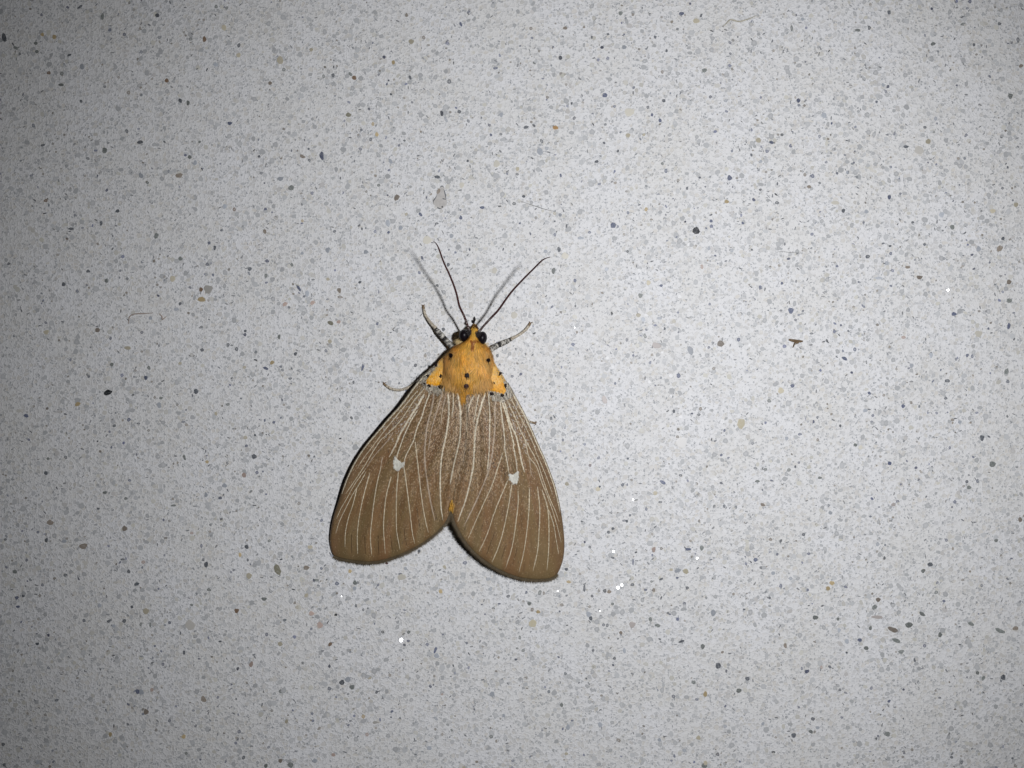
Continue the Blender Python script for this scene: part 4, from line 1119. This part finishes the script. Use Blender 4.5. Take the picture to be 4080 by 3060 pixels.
for _ in range(21000):
    k = 0
    f, ce = r.choices(fl_, cum_weights=cum)[0]
    a, b, c, d = (BODY_V[q] for q in f)
    s, t = r.random(), r.random()
    p = a * (1 - s) * (1 - t) + b * s * (1 - t) + c * s * t + d * (1 - s) * t
    n = (c - a).cross(d - b).normalized()
    cen = Vector((P(1868, 1450, 3.4).x, p.y, 3.2))
    if n.dot(p - cen) < 0:
        n = -n
    x, y = pix(p)
    off = x - (1868 - (y - 1450) * 0.1)
    sx = 1 if off > 0 else -1
    if y < 1364:
        flow = Vector((0.1 * sx, -1, 0))
        ln = r.uniform(0.35, 0.6)
        lift = 0.28
    elif y > 1900:
        flow = Vector((-0.12, -1, 0))
        ln = r.uniform(0.7, 1.3)
        lift = 0.2
    else:
        if abs(off) < 34 and y > 1420:
            flow = Vector((-0.45 * sx * abs(off) / 34, -1, 0))
            ln = r.uniform(0.7, 1.15)
        else:
            flow = Vector((0.28 * sx * min(1, abs(off) / 90) * (1 if y < 1470 else -0.35), -1, 0))
            ln = r.uniform(0.75, 1.3)
        if y > 1500:
            ln *= 1.3
        if y < 1395:
            ln *= 0.72
        lift = 0.24
    nz = noise.noise(Vector((p.x * 0.9, p.y * 0.45, 3.1)))
    nz2 = noise.noise(Vector((p.x * 1.6, p.y * 0.8, 9.7)))
    flow += Vector((0.6 * nz + r.gauss(0, 0.22), r.gauss(0, 0.15), 0))
    lift += 0.13 * nz2
    ln *= r.uniform(0.7, 1.25)
    d_ = flow - n * flow.dot(n)
    if d_.length < 0.15:
        d_ = flow * 0.5 - Vector((0, 0, 0.2))
    d_.normalize()
    d_ = (d_ + n * (lift + r.gauss(0, 0.09))).normalized()
    if 1490 < y < 1900:
        d_.z = max(d_.z, -0.22)
        d_.normalize()
    col = fur_colour(x + flow.x * 6, y + ln * 9, r)
    col = tuple(q * (1 + 0.22 * nz2 + 0.15 * nz) for q in col)
    blade(V, F, C, p - n * 0.03, d_, n, ln, r.uniform(0.04, 0.085), mixc(col, (col[0] * .6, col[1] * .5, col[2] * .4), 0.35), jit(col, 0.1), -0.22, 3)
part('fur', V, F, M_FUR, body, False, C, None, 'stuff')
# tufts of black scales on the thorax
bbvh = BVHTree.FromPolygons(BODY_V, BODY_F)
for sx, sy, a_, b_r in SPOTS:
    V, F, C = [], [], []
    for i in range(130):
        th_, q = r.uniform(0, 6.283), math.sqrt(r.random())
        x, y = sx + a_ * q * math.cos(th_), sy - 7 + b_r * q * math.sin(th_)
        loc, n, _, _ = bbvh.ray_cast(CAM, (P(x, y, 0) - CAM).normalized())
        if loc is None:
            continue
        if n.z < 0:
            n = -n
        d_ = (Vector((r.gauss(0, .25), -1, 0)) + n * (0.15 + r.gauss(0, .1))).normalized()
        c = jit((0.014, 0.008, 0.007), .4) if sy < 1530 else jit((0.07, 0.022, 0.014), .5)
        blade(V, F, C, loc + n * r.uniform(0.28, 0.42), d_, n, r.uniform(0.22, 0.36), 0.07, c, c, -0.15, 2)
    part('black_tuft', V, F, M_FUR, body, False, C)
V, F, C = [], [], []
for cx, cy in ((1868, 1322), (1905, 1331)):
    for i in range(140):
        p = P(cx + r.gauss(0, 4.5), cy + r.gauss(0, 6), r.uniform(4.3, 4.9))
        blade(V, F, C, p, Vector((r.gauss(0, .4), -0.6 + r.gauss(0, .4), 0.1)).normalized(), Vector((0, 0, 1)), r.uniform(0.2, 0.4), 0.07, (0.015, 0.01, 0.01), (0.02, 0.012, 0.012), 0, 2)
part('black_tuft', V, F, M_FUR, body, False, C)
# cream ruffs behind the eyes and long pale hairs where the thorax meets the wings
V, F, C = [], [], []
for sx, cx, cy in ((-1, 1836, 1363), (1, 1925, 1375)):
    for i in range(260):
        p = P(cx + r.gauss(0, 7), cy + r.gauss(0, 5), r.uniform(2.6, 3.6))
        d_ = Vector((0.5 * sx + r.gauss(0, .3), -0.5 + r.gauss(0, .3), r.uniform(0, .5))).normalized()
        blade(V, F, C, p, d_, Vector((0, 0, 1)), r.uniform(0.35, 0.7), 0.05, jit((0.62, 0.46, 0.2), .1), jit((0.72, 0.58, 0.34), .1), 0, 2)
for x0, y0, x1, y1, n_h in ((1774, 1516, 1836, 1528, 800), (1886, 1532, 1950, 1524, 800), (1837, 1536, 1882, 1538, 400), (1801, 2002, 1799, 2022, 50)):
    for i in range(n_h):
        t = r.random()
        p = P(x0 + (x1 - x0) * t + r.gauss(0, 5), y0 + (y1 - y0) * t + r.gauss(0, 11) - 3, 0)
        x, y = pix(p)
        w = lw if x < 1858 else rw
        loc, n = hit(w, x, y)
        if loc is None:
            continue
        d_ = Vector((r.gauss(0, .3), -1, 0.12 + r.gauss(0, .1))).normalized()
        mid_ = x0 in (1837, 1801)
        if x0 == 1801:
            loc = loc + (P(x0 + (x1 - x0) * t + r.gauss(0, 1.2), y, loc.z) - loc)
        ca_, cb_ = (jit((0.80, 0.46, 0.07), .2), jit((0.82, 0.49, 0.09), .2)) if mid_ else (jit((0.70, 0.42, 0.12), .25), jit((0.72, 0.46, 0.17), .3))
        blade(V, F, C, loc + n * r.uniform(0.1, 0.6), d_, n, r.uniform(0.5, 0.85) if mid_ else r.uniform(0.6, 1.25), 0.06, ca_, cb_, -0.1, 3)
part('fur', V, F, M_FUR, body, False, C, None, 'stuff')

# --- feelers
def path3(p3, n):
    return [P(*q) for q in catmull(p3, n)]
ANT = (
 [(1877, 1330, 4.3), (1869, 1314, 4.6), (1849, 1259, 5.6), (1831, 1221, 6.4), (1820, 1175, 7.2), (1808, 1137, 7.9), (1788, 1088, 8.8), (1768, 1045, 9.6), (1750, 995, 10.6), (1739, 972, 11.0), (1727, 961, 11.3)],
 [(1902, 1332, 4.3), (1907, 1325, 4.5), (1927, 1299, 5.0), (1953, 1270, 5.6), (1985, 1236, 6.3), (2014, 1195, 7.1), (2043, 1157, 7.9), (2086, 1111, 9.0), (2121, 1076, 9.9), (2155, 1042, 10.9), (2173, 1030, 11.3), (2193, 1024, 11.7)])
for a_i, line in enumerate(ANT):
    ps = path3([(x, y, z * (1 + 0.012 * max(0, z - 4.3))) for x, y, z in line], 190)
    path = []
    for i, p in enumerate(ps):
        t = i / 189
        rad = (0.17 * (1 - t) + 0.10 * t) * (1.0 if i % 3 else 0.84)
        if t > 0.9:
            rad *= 1 - 0.6 * (t - 0.9) / 0.1
        if t < 0.02:
            rad *= 1.35
        path.append((p, rad))
    ra = random.Random(60 + a_i)
    def acol(i, a, ra=ra):
        t = i / 189
        topside = math.sin(a) > 0.2
        c = mixc((0.030, 0.010, 0.011), (0.045, 0.014, 0.014), ra.random())
        if topside and t < 0.24 and ra.random() < 0.6 - t * 2.4:
            c = jit((0.22, 0.205, 0.19), 0.4)
        elif topside and i % 3 == 0:
            c = jit((0.08, 0.03, 0.026), 0.2)  # highlights painted along the tops of the segments
        return c
    Vt, Ft, Ct = tube(path, 8, acol)
    part('antenna', Vt, Ft, M_BODY, None, True, Ct)

# --- palps at the snout
for line in ([(1889, 1302, 2.9), (1890, 1293, 3.3), (1890, 1284, 3.7), (1890, 1276, 4.0), (1890, 1262, 4.3)],
             [(1888, 1302, 2.8), (1888, 1293, 3.1), (1886, 1287, 3.4), (1883, 1281, 3.7), (1880, 1276, 3.9)]):
    ps = path3(line, 26)
    prof = lambda t: 0.20 if t < .15 else (0.07 if t < 0.5 else 0.07 + 0.12 * math.sin(math.pi * (t - .5) / .5))
    path = [(p, prof(i / 25)) for i, p in enumerate(ps)]
    Vt, Ft, Ct = tube(path, 8, lambda i, a: (0.40, 0.38, 0.35) if 0.2 < i / 25 < 0.42 else (0.014, 0.011, 0.012))
    part('palp', Vt, Ft, M_BODY, body, True, Ct)

# --- legs
def leg(line, radii, banded, seed, claws=None):
    """line points (px, py, z); radii table over t; colour: mottled tibia up to `banded`, pale tarsus beyond"""
    ra = random.Random(seed)
    n = 90
    ps = path3(line, n)
    path = []
    for i, p in enumerate(ps):
        t = i / (n - 1)
        rad = lerp_tab(radii, t) * ra.uniform(0.9, 1.1) * 1.2
        p.z = max(p.z, rad * 0.9)
        path.append((p, rad))
    CR = (0.56, 0.50, 0.40)
    def col(i, a):
        t = i / (n - 1)
        if t < banded:
            if abs(t - banded) < 0.02 or abs(t - banded * 0.62) < 0.018:
                return (0.02, 0.018, 0.018)
            return jit((0.50, 0.48, 0.43), .2) if ra.random() < 0.55 else jit((0.06, 0.055, 0.05), .4)
        if t > 0.95:
            return jit((0.24, 0.17, 0.10), .2)
        return jit(CR, .2) if ra.random() < 0.86 else jit((0.2, 0.15, 0.1), .3)
    Vt, Ft, Ct = tube(path, 9, col)
    lo = part('leg', Vt, Ft, M_LEG, None, True, Ct)
    if claws:
        for cx, cy in claws:
            e = path[-1][0]
            q = P(cx, cy, 0.05)
            Vc, Fc, Cc = tube([(e, 0.09), ((e + q) / 2 + Vector((0, 0, .03)), 0.075), (q, 0.03)], 6, lambda i, a: (0.16, 0.10, 0.06))
            part('claw', Vc, Fc, M_LEG, lo, True, Cc)
    # scales standing off the leg
    V, F, C = [], [], []
    for k in range(170):
        i = ra.randrange(2, n - 3)
        p, rad = path[i]
        t = (path[i + 1][0] - path[i - 1][0]).normalized()
        a = ra.uniform(0.1, math.pi - 0.1)
        side = t.cross(Vector((0, 0, 1))).normalized()
        nn = (side * math.cos(a) + Vector((0, 0, 1)) * math.sin(a)).normalized()
        dd = (t + nn * 0.35).normalized()
        blade(V, F, C, p + nn * rad * 0.9, dd, nn, ra.uniform(0.12, 0.3), 0.05, col(i, 0), col(i, 0), 0, 2)
    part('leg_scales', V, F, M_FUR, lo, False, C, None, 'stuff')
leg([(1838, 1408, 2.6), (1805, 1383, 1.7), (1781, 1360, 1.4), (1741, 1315, 1.15), (1734, 1306, 1.0), (1714, 1284, .75), (1696, 1257, .45), (1689, 1232, .25), (1686, 1218, .14)],
    [(0, .36), (.3, .33), (.5, .30), (.56, .22), (.7, .17), (1, .15)], .57, 1, ((1679, 1214), (1694, 1214)))
leg([(1918, 1422, 2.6), (1943, 1404, 2.0), (1974, 1381, 1.6), (2028, 1356, 1.15), (2040, 1349, 1.0), (2070, 1333, .7), (2093, 1315, .4), (2107, 1297, .22), (2112, 1288, .14)],
    [(0, .34), (.3, .32), (.5, .29), (.56, .20), (.7, .15), (1, .17)], .57, 2, ((2108, 1280), (2123, 1284)))
leg([(1800, 1490, 2.0), (1720, 1500, 1.6), (1665, 1518, .9), (1640, 1537, .6), (1617, 1548, .4), (1590, 1554, .3), (1560, 1549, .22), (1540, 1538, .17), (1529, 1529, .14)],
    [(0, .3), (.35, .25), (.5, .12), (.6, .17), (.9, .15), (1, .13)], .35, 3, ((1526, 1520), (1540, 1523)))
leg([(1930, 1540, 2.0), (2030, 1610, 1.3), (2085, 1662, .6), (2104, 1677, .3), (2118, 1682, .2), (2131, 1686, .14)],
    [(0, .28), (.5, .22), (.75, .16), (1, .12)], .4, 4, ((2136, 1694), (2138, 1680)))

# ------------------------------------------------------------------ scraps lying on the slab
def thing(name, V, F, mat, origin, label, cat, cols=None, group=None):
    me = mesh(name, [v - origin for v in V], F, mat, True, cols)
    o = obj(name, me)
    o.location = origin * MM
    o['label'] = label
    o['category'] = cat
    if group:
        o['group'] = group
    return o
K1 = 1020.0 / 2212.0
def T(ox, oy, txt):
    return [(ox + float(a.split(',')[0]) * K1, oy + float(a.split(',')[1]) * K1) for a in txt.split()]
def fibre(line, rad, mat, label, cat='fibre', name='fibre', z=None):
    pp = catmull(line, 40)
    path = []
    for i, (x, y) in enumerate(pp):
        t = i / 39
        rr_ = rad * (0.35 + 0.65 * math.sin(math.pi * min(1, max(0, t * 0.9 + 0.06))))
        path.append((P(x, y, rr_ * 0.9 + (0.03 if 0.2 < t < 0.8 else 0)), rr_))
    Vt, Ft, _ = tube(path, 6)
    return thing(name, Vt, Ft, mat, P(*pp[20], 0), label, cat)
M_TWIG = plain_material('dry_plant', (0.19, 0.13, 0.075), 0.7, 0.2, 0.5, 4.0)
M_PALEF = plain_material('pale_fibre', (0.50, 0.47, 0.38), 0.7, 0.2, 0.3, 4.0)
M_DARKF = plain_material('dark_fibre', (0.26, 0.26, 0.25), 0.7, 0.2, 0.3, 4.0)
M_REDF = plain_material('reddish_fibre', (0.42, 0.34, 0.29), 0.7, 0.2, 0.3, 4.0)
# forked brown scrap
Vt, Ft = [], []
for line, ra_ in ((T(3060, 765, "180,1275 210,1282 250,1288 300,1290"), 0.20), (T(3060, 765, "225,1285 245,1300 265,1305"), 0.14), (T(3060, 765, "235,1290 230,1310 215,1345"), 0.09)):
    pp = catmull(line, 14)
    v, f, _ = tube([(P(x, y, 0.12), ra_ * (0.35 + 0.75 * math.sin(math.pi * (i + 1.5) / 16))) for i, (x, y) in enumerate(pp)], 7, None, 0.6)
    Ft += [tuple(k + len(Vt) for k in q) for q in f]
    Vt += v
thing('plant_scrap', Vt, Ft, M_TWIG, P(3170, 1357, 0), 'small forked dark brown scrap of dry plant lying on pale stone', 'plant scrap')
fibre(T(2040, 0, "1820,230 1850,205 1890,170 1960,185 2040,165 2110,135"), 0.10, M_PALEF, 'bent beige fibre lying on bright stone near an olive grain')
fibre(T(2040, 765, "90,85 150,105 210,125 290,150 380,170"), 0.04, M_DARKF, 'fine dark crinkled hair just beyond the tip of the right feeler')
fibre(T(3060, 765, "75,515 140,517 210,524 300,524"), 0.03, M_DARKF, 'fine straight grey hair lying on bare bright stone')
fibre(T(0, 765, "1110,1140 1120,1080 1160,1055 1240,1050 1320,1045"), 0.08, M_REDF, 'curled reddish brown fibre on the dim side of the stone')
fibre(T(0, 765, "1375,1050 1400,1075 1405,1100 1440,1075"), 0.08, M_REDF, 'short kinked rusty fibre beside the curled reddish one')
